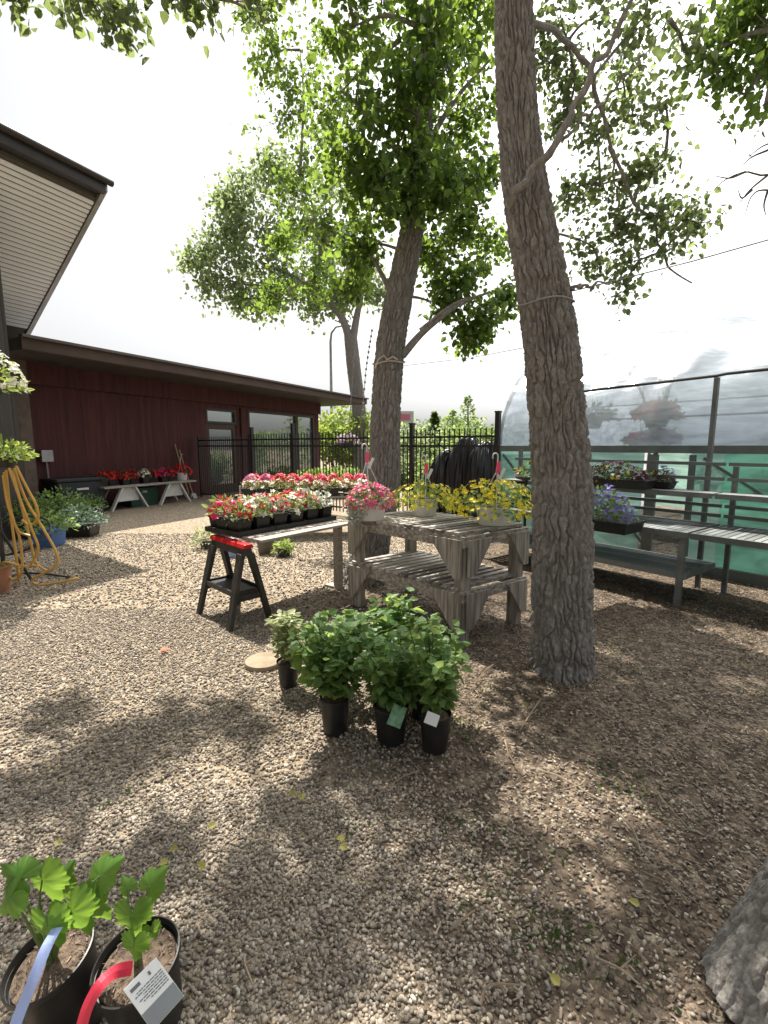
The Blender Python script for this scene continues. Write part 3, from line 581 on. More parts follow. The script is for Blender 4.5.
mb = MB(); mb.box(((tA + tR) / 2 - .2, (D + .5 - OH) / 2, zt + .11), (tR - tA + .6, D + .5 + OH, .22)); rf = mb.build('roof', M['roof'], red)
mb = MB(); mb.box(((tA + tR) / 2 - .2, -OH - .02, zt + .11), (tR - tA + .62, .05, .20)); mb.box((tR + .12, (D - OH) / 2, zt + .11), (.05, D + OH, .20)); mb.build('fascia', M['brown_trim'], red)
mb = MB(); mb.box(((tA + tR) / 2 - .2, -OH - .06, zt + .235), (tR - tA + .66, .14, .05)); mb.build('roof_edge', M['roof'], red)
# beam drop under the eave (boarded header)
mb = MB(); mb.box(((tA + tB) / 2, -.06, zt - .22), (tB - tA, .12, .44)); mb.build('header', M['siding'], red)
def window(a, b, z0, z1, par, name='window', fw=.07):
    f = MB(); f.box((a + fw / 2, .05, (z0 + z1) / 2), (fw, .12, z1 - z0)); f.box((b - fw / 2, .05, (z0 + z1) / 2), (fw, .12, z1 - z0)); f.box(((a + b) / 2, .05, z0 + fw / 2), (b - a - 2 * fw, .12, fw)); f.box(((a + b) / 2, .05, z1 - fw / 2), (b - a - 2 * fw, .12, fw))
    o = f.build(name, M['fascia'], par); g = MB(); g.box(((a + b) / 2, .07, (z0 + z1) / 2), (b - a - 2 * fw, .02, z1 - z0 - 2 * fw)); g.build('pane', M['glass'], o); return o
window(w0, w1, zs, zw, red); window(w1 + .02, w2, zs, zw, red)
ztr = wall_z(222, 424)
window(d0, d1, ztr, zd, red, 'transom_window')
dr = MB(); dr.box((d0 + .07, .07, (ztr) / 2), (.14, .08, ztr - .01)); dr.box((d1 - .07, .07, ztr / 2), (.14, .08, ztr - .01)); dr.box(((d0 + d1) / 2, .07, ztr - .09), (d1 - d0 - .28, .08, .16)); dr.box(((d0 + d1) / 2, .07, .15), (d1 - d0 - .28, .08, .28))
dro = dr.build('door', M['brown_trim'], red); g = MB(); g.box(((d0 + d1) / 2, .08, ztr / 2 + .06), (d1 - d0 - .28, .02, ztr - .46)); g.build('pane', M['glass'], dro)
h = MB(); h.tube([(d0 + .1, .0, .95), (d0 + .1, -.05, .98), (d0 + .1, -.05, 1.2), (d0 + .1, .0, 1.23)], .012, 6); h.build('handle', M['steel'], dro)
mb = MB(); mb.box(((d1 + w0) / 2, -.03, zt / 2 - .25), (.22, .06, zt - .5)); mb.build('post', M['siding'], red)

# left building: dark wall, corner board, deep sloping soffit
CC = AT(111, 192, 8.9)                       # outer corner of the eave
lbd = thing('dark_building', 'dark walled building with a high overhanging roof and pale ribbed soffit', 'building', W0, RZB)
def loc(P): P = np.asarray(P, float); q = P[:2] - W0[:2]; return np.array((q @ DB, -(q @ NB), P[2]))
c0 = loc(CC); cx, cy, cz = c0
tc_, tc2 = wall_t(21, .35), wall_t(33, .35); WF = -cy - .45; tw = wall_t(19, WF)
# where the soffit's end edge meets the wall plane
zwall = wall_z(13, 327, .35)
sl = (cz - zwall) / (-.30 - cy) if False else (cz - zwall) / (cy - (-.35))   # dz/dy (negative: falls towards the wall)
def zs_at(y): return cz + (y - cy) * (zwall - cz) / (-.35 - cy)
mb = MB(); XL = cx - 11
mb.hexa([(XL, -WF, 0), (tw, -WF, 0), (tw, .4, 0), (XL, .4, 0), (XL, -WF, zs_at(-WF) + .02), (tw, -WF, zs_at(-WF) + .02), (tw, .4, zs_at(.4) + .02), (XL, .4, zs_at(.4) + .02)]); mb.build('wall', M['dark_wall'], lbd)
mb = MB(); mb.box(((tc_ + tc2) / 2 + .012, -.20, ZR / 2), (tc2 - tc_, .32, ZR - .02)); mb.build('corner_board', M['grey_trim'], lbd)
nr_ = 34; ys = np.linspace(cy + .25, -.36, nr_ + 1); mb = MB(); mg = MB()
for i in range(nr_):
    a, b_ = ys[i], ys[i + 1] - .028
    mb.hexa([(XL, a, zs_at(a)), (cx - .16, a, zs_at(a)), (cx - .16, b_, zs_at(b_)), (XL, b_, zs_at(b_)), (XL, a, zs_at(a) + .02), (cx - .16, a, zs_at(a) + .02), (cx - .16, b_, zs_at(b_) + .02), (XL, b_, zs_at(b_) + .02)])
mb.build('soffit', M['soffit'], lbd)
a, b_ = cy + .2, .4
mb = MB(); mb.hexa([(XL, a, zs_at(a) + .03), (cx - .1, a, zs_at(a) + .03), (cx - .1, b_, zs_at(b_) + .03), (XL, b_, zs_at(b_) + .03), (XL, a, zs_at(a) + .16), (cx - .1, a, zs_at(a) + .16), (cx - .1, b_, zs_at(b_) + .16), (XL, b_, zs_at(b_) + .16)]); mb.build('roof', M['soffit_gap'], lbd)
mb = MB(); mb.box(((XL + cx - .1) / 2, cy + .09, cz + .03), (cx - .1 - XL, .2, .20)); mb.build('fascia', M['fascia'], lbd)
mb = MB(); mb.tube([(XL, cy - .05, cz + .12), (cx, cy - .05, cz + .12)], .055, 12); mb.build('gutter', M['fascia'], lbd, True)
a, b_ = cy + .0, -.2
mb = MB(); mb.hexa([(cx - .14, a, zs_at(a) - .02), (cx - .06, a, zs_at(a) - .02), (cx - .06, b_, zs_at(b_) - .02), (cx - .14, b_, zs_at(b_) - .02), (cx - .14, a, zs_at(a) + .17), (cx - .06, a, zs_at(a) + .17), (cx - .06, b_, zs_at(b_) + .17), (cx - .14, b_, zs_at(b_) + .17)]); mb.build('barge_board', M['steel'], lbd)
def WL(px, off, z=0.0):   # world point on a line parallel to the wall
    p_ = W0[:2] + NB * off + DB * wall_t(px, off); return np.array((p_[0], p_[1], z))
# electrical box, tap on the wall
eb = thing('electrical_box', 'grey electrical box with conduit on the maroon wall beside the corner board', 'box', WL(43, .0, wall_z(43, 456)), RZB)
mb = MB(); mb.box((0, -.07, 0), (.24, .12, .26)); mb.build('case', M['steel'], eb, bevel=.01)
mb = MB(); mb.tube([(0, -.06, -.13), (.01, -.06, -.5), (-.02, -.06, -.9)], .018, 6); mb.tube([(-.1, -.06, .02), (-.3, -.06, .0), (-.36, -.06, .08), (-.36, -.06, .3)], .02, 6); mb.build('conduit', M['steel'], eb, True)
for i, (px, pyt, L, lab) in enumerate(((181, 443, 1.45, 'taller wooden broom handle leaning on the maroon wall by the gate'), (186, 449, 1.3, 'white headed brush with a wooden handle leaning beside the gate'))):
    b0 = WL(px + (4 if i else 5), .35); th_ = thing('broom', lab, 'broom', b0, RZB, 'brooms leaning on the wall')
    mb = MB(); mb.tube([(0, 0, .12), (-.12 + i * .0, .31, L + .1)], .016, 6); mb.build('handle', M['woodhandle'], th_, True)
    mb = MB(); mb.hexa([(-.13, -.03, 0), (.13, -.03, 0), (.13, .03, 0), (-.13, .03, 0), (-.08, -.02, .15), (.08, -.02, .15), (.08, .02, .15), (-.08, .02, .15)]); mb.build('head', M['white'] if i else M['dustyplastic'], th_)
ch = thing('storage_chest', 'low dark chest with a pale handle against the maroon wall', 'chest', WL(70, .45), RZB)
mb = MB(); mb.box((0, 0, .36), (1.0, .6, .72)); mb.build('body', M['darkbox'], ch, bevel=.02)
mb = MB(); mb.box((0, 0, .765), (1.06, .66, .08)); mb.build('lid', M['darkbox'], ch, bevel=.02)
mb = MB(); mb.box((0, -.32, .56), (.26, .03, .05)); mb.build('handle', M['white'], ch, bevel=.01)

# ------------------------------------------------------------------ plant builders
def dome_points(n, r, h, z0, fill=.55):
    d = unit(rnd(n)); d[:, 2] = np.abs(d[:, 2]); k = rng.uniform(fill, 1, n) ** .7
    return np.stack([d[:, 0] * r * k, d[:, 1] * r * k, z0 + d[:, 2] * h * k], 1), d
def clump(par, r, h, z0, nl, ls, lm, flowers=(), center=(0, 0), oval=True, droop=.2, name='foliage', sx=1, sy=1):
    c = np.array((center[0], center[1], 0.)); P, d = dome_points(nl, r, h, z0, .2); P *= (sx, sy, 1)
    leaves(name, P + c, d + rnd(nl) * .5 + (0, 0, -droop), rnd(nl) * .6 + d * .3 + (0, 0, .6), ls * rng.uniform(.6, 1.3, nl), lm, par, oval)
    for nf, fs, fm in flowers:
        P, d = dome_points(nf, r * 1.02, h * 1.08, z0, .85); P *= (sx, sy, 1)
        blossoms('blossom', P + c, d + rnd(nf) * .35 + (0, -.15, .35), fs * rng.uniform(.75, 1.25, nf), fm, par)
def square_pot(par, s, h, mat, z=0):
    mb = MB(); a = s * .40; b = s * .5; w = .006
    mb.hexa([(-a, -a, z), (a, -a, z), (a, a, z), (-a, a, z), (-b, -b, z + h), (b, -b, z + h), (b, b, z + h), (-b, b, z + h)])
    for sx, sy, dx, dy in ((0, -1, 2 * b + .01, .008), (0, 1, 2 * b + .01, .008), (-1, 0, .008, 2 * b - .006), (1, 0, .008, 2 * b - .006)):
        mb.box((sx * b, sy * b, z + h - .006), (dx, dy, .018))
    return mb.build('pot', mat, par)
def round_pot(par, r, h, mat, z=0, seg=28, soil=True, rim=.008):
    mb = MB(); mb.lathe([(r * .55, 0), (r * .78, 0), (r * .96, h * .93), (r * 1.0, h * .93), (r * 1.03, h * .94), (r * 1.03, h), (r * .995, h + .001), (r * .95, h * .85), (.001, h * .85)], (0, 0, z), seg)
    o = mb.build('pot', mat, par, True)
    if soil:
        mb = MB(); mb.lathe([(r * .90, 0), (r * .89, .012), (r * .5, .02), (.001, .022)], (0, 0, z + h * .85 - .002), seg); mb.build('soil', M['soil'], par, True)
    return o
ORD = 'first second third fourth fifth sixth seventh eighth ninth tenth eleventh twelfth'.split()
def bed_pot(loc_, s, h, colour, fm, label, group, rz=0.0, nl=70, nf=16, fs=.045, fh=.13, lm='leaf_bed', mix=None):
    th_ = thing('flower_pot', label, 'flower pot', loc_, rz, group)
    square_pot(th_, s, h, M['blackplastic'])
    fl = [(nf, fs, M[fm])]
    if mix: fl.append((max(3, nf // 3), fs, M[mix]))
    clump(th_, s * .78, fh, h - .01, nl, .06, M[lm], fl)
    return th_

# ------------------------------------------------------------------ bench by the maroon wall
BOFF = .62
pa, pb = wall_t(92, BOFF), wall_t(186, BOFF); ba = WL(92, BOFF); BL = pb - pa
wb = thing('bench', 'low white trestle bench along the maroon wall carrying red flowers', 'bench', ba, RZB)
mb = MB()
for k in range(3): mb.box((BL / 2, -.22 + .22 * k, .55), (BL, .2, .04))
mb.build('bench_top', M['greywood'], wb)
for xx in (BL * .24, BL * .74):
    mb = MB(); mb.hexa([(xx - .28, -.24, .20), (xx + .28, -.24, .20), (xx + .28, -.20, .20), (xx - .28, -.20, .20), (xx - .16, -.24, .53), (xx + .16, -.24, .53), (xx + .16, -.20, .53), (xx - .16, -.20, .53)]); mb.build('trestle_panel', M['white'], wb)
    for s in (-1, 1):
        for yy in (-.26, .24):
            mb = MB(); mb.bar((xx + s * .16, yy, .53), (xx + s * .46, yy, 0), .04, .09, (0, 1, 0)); mb.build('leg', M['white'], wb)
gb = thing('storage_box', 'dark green box on the ground under the white trestle bench', 'box', WL(136, .42), RZB)
mb = MB(); mb.hexa([(-.36, -.18, 0), (.36, -.18, 0), (.36, .18, 0), (-.36, .18, 0), (-.44, -.2, .46), (.44, -.2, .46), (.44, .2, .46), (-.44, .2, .46)]); mb.build('body', M['greenplastic'], gb, bevel=.015)
mb = MB(); mb.box((0, -.205, .36), (.12, .012, .05)); mb.build('badge', M['white'], gb)
cols = [('red', 'petal_red'), ('red', 'petal_red'), ('red', 'petal_red'), ('red', 'petal_red'), ('cream', 'petal_white'), ('crimson', 'petal_red'), ('crimson', 'petal_hot'), ('scarlet', 'petal_red')]
for i, (cn, fm) in enumerate(cols):
    x_ = BL * (.05 + .104 * i); p_ = W0[:2] + NB * (BOFF + .05 * (-1) ** i) + DB * (pa + x_)
    bed_pot((p_[0], p_[1], .572), .19, .16, cn, fm, '%s flowers in a black pot on the white trestle bench, %s from the dark chest' % (cn, ORD[i]), 'flower pots on the white trestle bench', RZB, 60, 46, .075, .2, 'leaf_dark')
p_ = WL(180, BOFF); wp = thing('flower_pot', 'red flowers in a round white pot at the gate end of the trestle bench', 'flower pot', (p_[0], p_[1], .572), 0, 'flower pots on the white trestle bench')
round_pot(wp, .15, .2, M['whiteplastic']); clump(wp, .28, .28, .16, 60, .06, M['leaf_dark'], [(90, .085, M['petal_red'])])
mb = MB(); mb.tube([(-.1, 0, .15), (0, 0, .62), (.02, 0, .72), (.06, 0, .70)], .008, 5); mb.build('hanger', M['white'], wp)

# ------------------------------------------------------------------ fence and gate
FA = G(194, 496.5); FA = np.array((-5.45, 13.95, 0)); FB = np.array((1.86, 7.8, 0)); FL = np.linalg.norm(FB - FA); RZF = math.atan2(FB[1] - FA[1], FB[0] - FA[0])
def fence_x(px): # distance along fence for a picture column
    q = (px - 384) / 475; d = (FB - FA) / FL; return (FA[1] * q - FA[0]) / (d[0] - d[1] * q)
fn = thing('metal_fence', 'black metal picket fence with double top rails and square posts', 'fence', FA, RZF)
gp = [fence_x(p) for p in (252, 293, 412)] + [FL]
gz = [1.95, 2.0, 1.9, 2.04]
for x_, z_ in zip(gp, gz):
    mb = MB(); mb.box((x_, 0, z_ / 2), (.075, .075, z_)); mb.box((x_, 0, z_ + .012), (.09, .09, .025)); mb.build('post', M['blackmetal'], fn)
for a, b_ in zip(gp[:-1], gp[1:]):
    mb = MB(); n = max(2, int((b_ - a) / .1))
    for z_ in (1.66, 1.5, .18): mb.box(((a + b_) / 2, 0, z_), (b_ - a - .08, .035, .035))
    for k in range(1, n):
        x_ = a + (b_ - a) * k / n; mb.box((x_, 0, .94), (.018, .018, 1.72))
    mb.build('picket_panel', M['blackmetal'], fn)
gt = thing('metal_gate', 'black metal picket gate in front of the door of the maroon building', 'gate', FA, RZF)
x0, x1 = .0, gp[0] - .1
mb = MB()
for x_ in (x0 + .02, x1 - .02): mb.box((x_, 0, .9), (.05, .05, 1.8))
for z_ in (1.66, 1.5, .1): mb.box(((x0 + x1) / 2, 0, z_), (x1 - x0 - .1, .035, .035))
mb.build('gate_frame', M['blackmetal'], gt)
mb = MB(); n = int((x1 - x0) / .1)
for k in range(1, n): mb.box((x0 + (x1 - x0) * k / n, 0, .93), (.018, .018, 1.66))
mb.build('picket_panel', M['blackmetal'], gt)

# ------------------------------------------------------------------ tarp covered stack behind the fence
def bundle(px, Y, wd, h_, lean, seed, label):
    tp = AT(px, 500, Y); tp[2] = 0; V = []; F = []; na, nz = 90, 44; r_ = random.Random(seed); ph = [r_.uniform(0, 6.28) for _ in range(6)]
    for j in range(nz + 1):
        f = j / nz; z_ = h_ * math.sin(f * math.pi / 2) ** .92; w = (1 - f ** 5) ** .5 * (1 - .22 * f) * (.8 + .3 * math.sin(math.pi * min(1, f * 1.3)))
        for i in range(na):
            a = 2 * math.pi * i / na
            fold = 1 + .13 * math.sin(4 * a + 1.8 * f + ph[0]) + .09 * math.sin(9 * a - 3 * f + ph[1]) + .05 * math.sin(17 * a + 6 * f + ph[2]) + .04 * math.sin(2 * a + 5 * f + ph[3])
            V.append((wd * w * fold * math.cos(a) + lean * f * f, wd * .8 * w * fold * math.sin(a), z_ + .025 * math.sin(7 * a + 15 * f + ph[4]) * f))
    for j in range(nz):
        for i in range(na): F.append((j * na + i, j * na + (i + 1) % na, (j + 1) * na + (i + 1) % na, (j + 1) * na + i))
    o = np_mesh('tarp_bundle', V, F, M['tarp'], None, True); o.location = tuple(tp); o.rotation_euler = (0, 0, -.4)
    tag(o, label, 'covered bundle', 'black covered bundles behind the fence')
bundle(441, 9.0, .30, 1.42, .22, 3, 'leftmost and lowest of the black plastic covered bundles behind the picket fence')
bundle(461, 8.8, .33, 1.66, .16, 5, 'tallest black plastic covered bundle in the middle behind the picket fence')
bundle(484, 8.4, .30, 1.56, .03, 8, 'black plastic covered bundle nearest the square fence post and greenhouse')

# ------------------------------------------------------------------ background beyond the fence
def bush(px, py_top, Y, rw, label, mat, name='shrub', cat='shrub', n=2600, ls=.1, grp='shrubs beyond the fence', z0=.1):
    c = AT(px, 446, Y); zt_ = AT(px, py_top, Y)[2]; th_ = thing(name, label, cat, (c[0], c[1], 0), 0, grp)
    nb = 9; P = []; D_ = []
    for k in range(nb):
        bc = np.array((random.uniform(-.6, .6) * rw, random.uniform(-.5, .5) * rw, zt_ * random.uniform(.3, .78))); br = random.uniform(.3, .5) * min(rw, zt_)
        d = unit(rnd(n // nb)); P.append(bc + d * br * rng.uniform(.45, 1.1, (n // nb, 1))); D_.append(d)
    P = np.concatenate(P); D_ = np.concatenate(D_); P[:, 2] = np.clip(P[:, 2], .04, zt_)
    leaves('foliage', P, D_ + rnd(len(P)) * .6, rnd(len(P)) * .7 + (0, 0, .5), ls * rng.uniform(.6, 1.3, len(P)), mat, th_)
    mb = MB()
    for k in range(5): mb.tube([(random.uniform(-.1, .1), 0, 0), (random.uniform(-.5, .5) * rw, random.uniform(-.3, .3) * rw, zt_ * .7)], [.04, .012], 5)
    mb.build('stem', M['bare'], th_); return th_
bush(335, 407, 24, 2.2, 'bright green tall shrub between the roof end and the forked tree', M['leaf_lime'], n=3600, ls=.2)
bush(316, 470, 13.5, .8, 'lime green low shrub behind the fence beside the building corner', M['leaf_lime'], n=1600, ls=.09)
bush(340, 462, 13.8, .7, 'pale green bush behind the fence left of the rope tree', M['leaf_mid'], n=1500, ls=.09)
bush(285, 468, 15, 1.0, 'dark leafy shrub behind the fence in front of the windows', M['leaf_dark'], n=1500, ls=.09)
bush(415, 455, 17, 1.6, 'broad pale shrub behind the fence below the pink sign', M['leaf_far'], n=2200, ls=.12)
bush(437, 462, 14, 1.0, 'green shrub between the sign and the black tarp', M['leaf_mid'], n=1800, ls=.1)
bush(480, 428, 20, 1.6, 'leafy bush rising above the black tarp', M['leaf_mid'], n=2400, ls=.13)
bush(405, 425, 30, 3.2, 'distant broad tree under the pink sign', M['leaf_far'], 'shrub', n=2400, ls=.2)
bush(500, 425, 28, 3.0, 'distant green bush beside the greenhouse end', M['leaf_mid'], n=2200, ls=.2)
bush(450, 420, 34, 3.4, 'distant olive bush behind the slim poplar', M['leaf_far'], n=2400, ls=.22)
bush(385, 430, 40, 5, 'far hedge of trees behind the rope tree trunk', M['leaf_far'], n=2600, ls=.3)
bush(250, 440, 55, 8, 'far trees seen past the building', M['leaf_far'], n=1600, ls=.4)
# slim poplar and a spruce
def cone_tree(px, top, Y, rw, label, name, mat, ls, n, pw):
    c = AT(px, 446, Y); z1 = AT(px, top, Y)[2]; th_ = thing(name, label, 'tree', (c[0], c[1], 0), 0, 'far trees beyond the fence')
    f = rng.random(n) ** 1.3; a = rng.uniform(0, 6.28, n); rr = rw * (1 - f) ** pw * np.sqrt(rng.uniform(.05, 1, n)) * (1 + .35 * np.sin(f * 46))
    P = np.stack([rr * np.cos(a), rr * np.sin(a), .5 + f * (z1 - .5)], 1)
    leaves('crown', P, np.stack([np.cos(a), np.sin(a), np.full(n, -.1)], 1) + rnd(n) * .35, rnd(n) * .5 + (0, 0, .7), ls * rng.uniform(.6, 1.3, n), mat, th_)
    mb = MB(); mb.tube([(0, 0, 0), (.02, 0, z1 * .6), (0, 0, z1)], [.12, .06, .01], 6); mb.build('trunk', M['bark'], th_, True)
cone_tree(434, 412, 32, .9, 'small dark spruce with a pointed tip right of the pink sign', 'spruce_tree', M['leaf_dark'], .22, 1600, .9)
cone_tree(467, 396, 22, 1.1, 'slim airy poplar with thin top behind the black tarp', 'poplar_tree', M['leaf_mid'], .15, 700, .8)
cone_tree(452, 410, 23, 1.0, 'lower airy poplar left of the slim poplar', 'poplar_tree', M['leaf_mid'], .15, 600, .8)
# sign and lamp
sg_ = AT(404, 423, 34); sg = thing('pole_sign', 'white roadside sign with a pale red emblem on a pole behind the trees', 'sign', (sg_[0], sg_[1], 0), .1)
mb = MB(); mb.tube([(-.4, 0, 0), (-.4, 0, sg_[2] - .4)], .07, 8); mb.tube([(.4, 0, 0), (.4, 0, sg_[2] - .4)], .07, 8); mb.build('pole', M['steel'], sg, True)
mb = MB(); mb.box((0, 0, sg_[2] + .35), (1.35, .2, .95)); mb.box((0, 0, sg_[2] - .45), (1.2, .2, .5)); mb.build('board', M['white'], sg)
mb = MB(); mb.box((0, -.12, sg_[2] + .4), (.8, .03, .42)); mb.build('emblem', M['petal_pink'], sg)
lp_ = AT(332, 440, 26); z1 = AT(332, 330, 26)[2]; lp = thing('street_lamp', 'thin grey curved street lamp above the roof end', 'street lamp', (lp_[0], lp_[1], 0))
mb = MB(); mb.tube([(0, 0, 0), (0, 0, z1 - .6), (.06, 0, z1 - .15), (.3, 0, z1 + .15), (.7, 0, z1 + .22)], [.09, .07, .06, .05, .05], 8); mb.build('pole', M['steel'], lp, True)
mb = MB(); mb.box((.85, 0, z1 + .2), (.5, .2, .1)); mb.build('lamp_head', M['steel'], lp, bevel=.03)

# ------------------------------------------------------------------ polytunnel
GO = np.array((1.89, 7.87, 0)); RZG = math.atan2(-.798, .602); GX = np.array((.602, -.798, 0)); GY = np.array((.798, .602, 0))
gh = thing('greenhouse', 'plastic film tunnel greenhouse with mint green lower sheets', 'greenhouse', GO, RZG)
GL, HW, ZH, ZK = 10.0, 2.75, 1.46, 1.92
def arch(s): a = math.pi * s; return HW - HW * math.cos(a), ZH + ZK * math.sin(a) ** .92
nx, ns_ = 110, 60; V = []; F = []
for i in range(nx + 1):
    x_ = GL * i / nx; ph = (x_ % 2.46) / 2.46; sag = math.sin(math.pi * ph)
    for j in range(ns_ + 1):
        s = j / ns_; y_, z_ = arch(s); a = math.pi * s
        wr = -.045 * sag * math.sin(a) + (.022 * math.sin(7 * x_ + 9 * s) * math.sin(a) + .018 * math.sin(11 * x_ - 22 * s + 2 * math.sin(3 * x_))) * min(1, 4 * s) + .006 * math.sin(31 * x_ + 40 * s)
        V.append((x_, y_ - wr * math.cos(a), z_ + wr * math.sin(a)))
for i in range(nx):
    for j in range(ns_): k = i * (ns_ + 1) + j; F.append((k, k + 1, k + ns_ + 2, k + ns_ + 1))
side = [f for f in F if f[0] % (ns_ + 1) < 9]; top = [f for f in F if f[0] % (ns_ + 1) >= 9]
np_mesh('side_film', V, side, M['film'], gh, True); np_mesh('roof_film', V, top, M['dimfilm'], gh, True)
V = []; F = []; nn = 30
for i in range(nn + 1):
    y_ = 2 * HW * i / nn; zt_ = ZH + ZK * max(0, 1 - ((y_ - HW) / HW) ** 2) ** .46
    for j in range(21):
        f = j / 20; V.append((-.10 * math.sin(math.pi * f) * (1 - abs(y_ - HW) / HW * .3) + .03 * math.sin(9 * y_ + 5 * f) * f * (1 - f) * 4 - .02, y_, .02 + (zt_ - .02) * f))
for i in range(nn):
    for j in range(20): k = i * 21 + j; F.append((k, k + 1, k + 22, k + 21))
np_mesh('end_film', V, F, M['film'], gh, True)
mb = MB()
for x_ in (0, 2.46, 4.92, 7.38, 9.84):
    pts = [(x_, .05, 0)] + [(x_, arch(j / 24)[0] * .985 + .04, arch(j / 24)[1] - .03) for j in range(25)] + [(x_, 2 * HW - .05, 0)]
    mb.tube(pts, .03, 8)
mb.build('hoop', M['darkrail'], gh, True)
mb = MB()
for s, r_ in ((.5, .02), (.28, .018), (.72, .018)):
    y_, z_ = arch(s); mb.tube([(0, y_ + .1 * math.cos(math.pi * s), z_ - .13), (GL, y_ + .1 * math.cos(math.pi * s), z_ - .13)], r_, 6)
mb.tube([(0, HW, 2.0), (GL, HW, 2.0)], .016, 6); mb.tube([(0, HW, 2.25), (GL, HW, 2.25)], .014, 6)
for x_ in (3.1, 3.4, 5.6): mb.tube([(x_, HW, 0), (x_, HW, 3.3)], .03, 6)
mb.build('purlin', M['darkrail'], gh, True)
mb = MB(); mb.box((GL / 2, -.03, ZH), (GL, .06, .09)); mb.box((GL / 2, -.02, .06), (GL, .05, .12)); mb.box((-.03, HW, ZH), (.05, 2 * HW, .08))
for x_ in (0.0, 2.46, 4.92, 7.38): mb.box((x_, -.02, ZH / 2 + .06), (.12, .05, ZH - .25))
mb.box((2.9, -.02, ZH / 2 + .06), (.06, .05, ZH - .25)); mb.box((1.3, -.02, ZH / 2 + .06), (.06, .05, ZH - .25))
for xa, xb in ((0.1, 1.2), (1.4, 2.4), (3.0, 4.7), (5.0, 7.2)): mb.bar((xa, .03, ZH - .1), (xb, .03, .25), .03, .05, (0, 1, 0))
mb.build('side_frame', M['darkrail'], gh)
def sheet(a, b_, mat, lab):
    mb = MB(); n = 18
    for k in range(n):
        xa, xb = a + (b_ - a) * k / n, a + (b_ - a) * (k + 1) / n; ya = .012 * math.sin(xa * 5); yb = .012 * math.sin(xb * 5)
        mb.add([(xa, .02 + ya, .12), (xb, .02 + yb, .12), (xb, .02 + yb, ZH - .045), (xa, .02 + ya, ZH - .045)], [(0, 1, 2, 3)])
    o = mb.build('wall_sheet', mat, gh, True); o['label'] = lab
sheet(0, 2.34, M['mintpale'], 'pale mint wall sheet'); sheet(2.86, 3.2, M['mintpale'], 'narrow pale mint wall sheet beside the gap'); sheet(3.2, GL, M['mint'], 'deep mint wall sheet')
sheet(0, GL, M['mintpale'], 'far side wall sheet'); C.objects[-1].location = (0, 2 * HW - .04, 0)
mb = MB(); mb.box((-.06, .9, ZH / 2), (.01, 1.7, ZH - .2)); mb.build('wall_sheet', M['mintpale'], gh)
# inside: hanging baskets and a bench
def gl(x_, y_, z_): return GO + GX * x_ + GY * y_ + np.array((0, 0, z_))
def inside(px, py, depth):
    # point on the plane local y = depth
    d = ray(px, py); o_ = np.array((0, 0, EYE)); k = ((GO - o_) @ GY + depth) / (d @ GY); return o_ + d * k
for px, py, dep, r_, fm, lm, lab in ((657, 412, .55, .30, 'petal_red', 'leaf_dark', 'hanging basket of dull red flowers inside the greenhouse film'), (592, 415, .6, .34, 'leaf_mid', 'leaf_dark', 'green fern basket hanging inside the film close to the leaning trunk'), (660, 437, 1.3, .26, 'petal_lilac', 'leaf_mid', 'lilac basket hanging lower behind the red one inside the greenhouse'), (640, 438, 1.6, .22, 'petal_pink', 'leaf_mid', 'small pink basket hanging inside the film left of the lilac one')):
    p_ = inside(px, py, dep); hb = thing('hanging_basket', lab, 'hanging basket', p_, 0, 'baskets hanging inside the greenhouse')
    mb = MB(); mb.lathe([(.08, -.2), (.12, -.2), (.17, -.04), (.18, -.02), (.001, -.02)], (0, 0, 0), 16); mb.build('pot', M['blackplastic'], hb, True)
    clump(hb, r_, r_ * .7, -.08, 260, .09, M[lm], [(220, .09, M[fm])] if fm != 'leaf_mid' else ())
    yl = (p_ - GO) @ GY; zz = ZH + ZK * max(0, 1 - ((yl - HW) / HW) ** 2) ** .46 - .06 - p_[2]
    mb = MB(); [mb.tube([(.15 * math.cos(a), .15 * math.sin(a), -.02), (0, 0, min(.4, zz * .8))], .004, 4) for a in (0, 2.1, 4.2)]; mb.tube([(0, 0, min(.4, zz * .8)), (0, 0, zz)], .005, 4); mb.build('hanger', M['wire'], hb)
ib = thing('greenhouse_bench', 'dim plant bench seen through the gap in the green sheets', 'bench', gl(3.2, 2.2, 0), RZG)
mb = MB(); mb.box((0, 0, .75), (5.6, .9, .05)); mb.build('bench_top', M['greywood'], ib)
for sx in (-2.5, 2.5):
    for sy in (-.38, .38): mb = MB(); mb.box((sx, sy, .36), (.06, .06, .72)); mb.build('leg', M['greywood'], ib)
for k in range(7):
    p_ = gl(1.0 + .68 * k, 2.2, .776); hb = thing('flower_pot', 'blurred %s plant on the bench inside the greenhouse, %s from its left end' % (('pink', 'violet', 'green', 'white', 'pink', 'violet', 'green')[k], ORD[k]), 'flower pot', p_, RZG, 'pots on the bench inside the greenhouse')
    square_pot(hb, .2, .16, M['blackplastic']); clump(hb, .22, .24, .14, 90, .07, M['leaf_mid'], [(40, .07, M[('petal_pink', 'petal_violet', 'leaf_mid', 'petal_white', 'petal_pink', 'petal_violet', 'leaf_mid')[k]])])

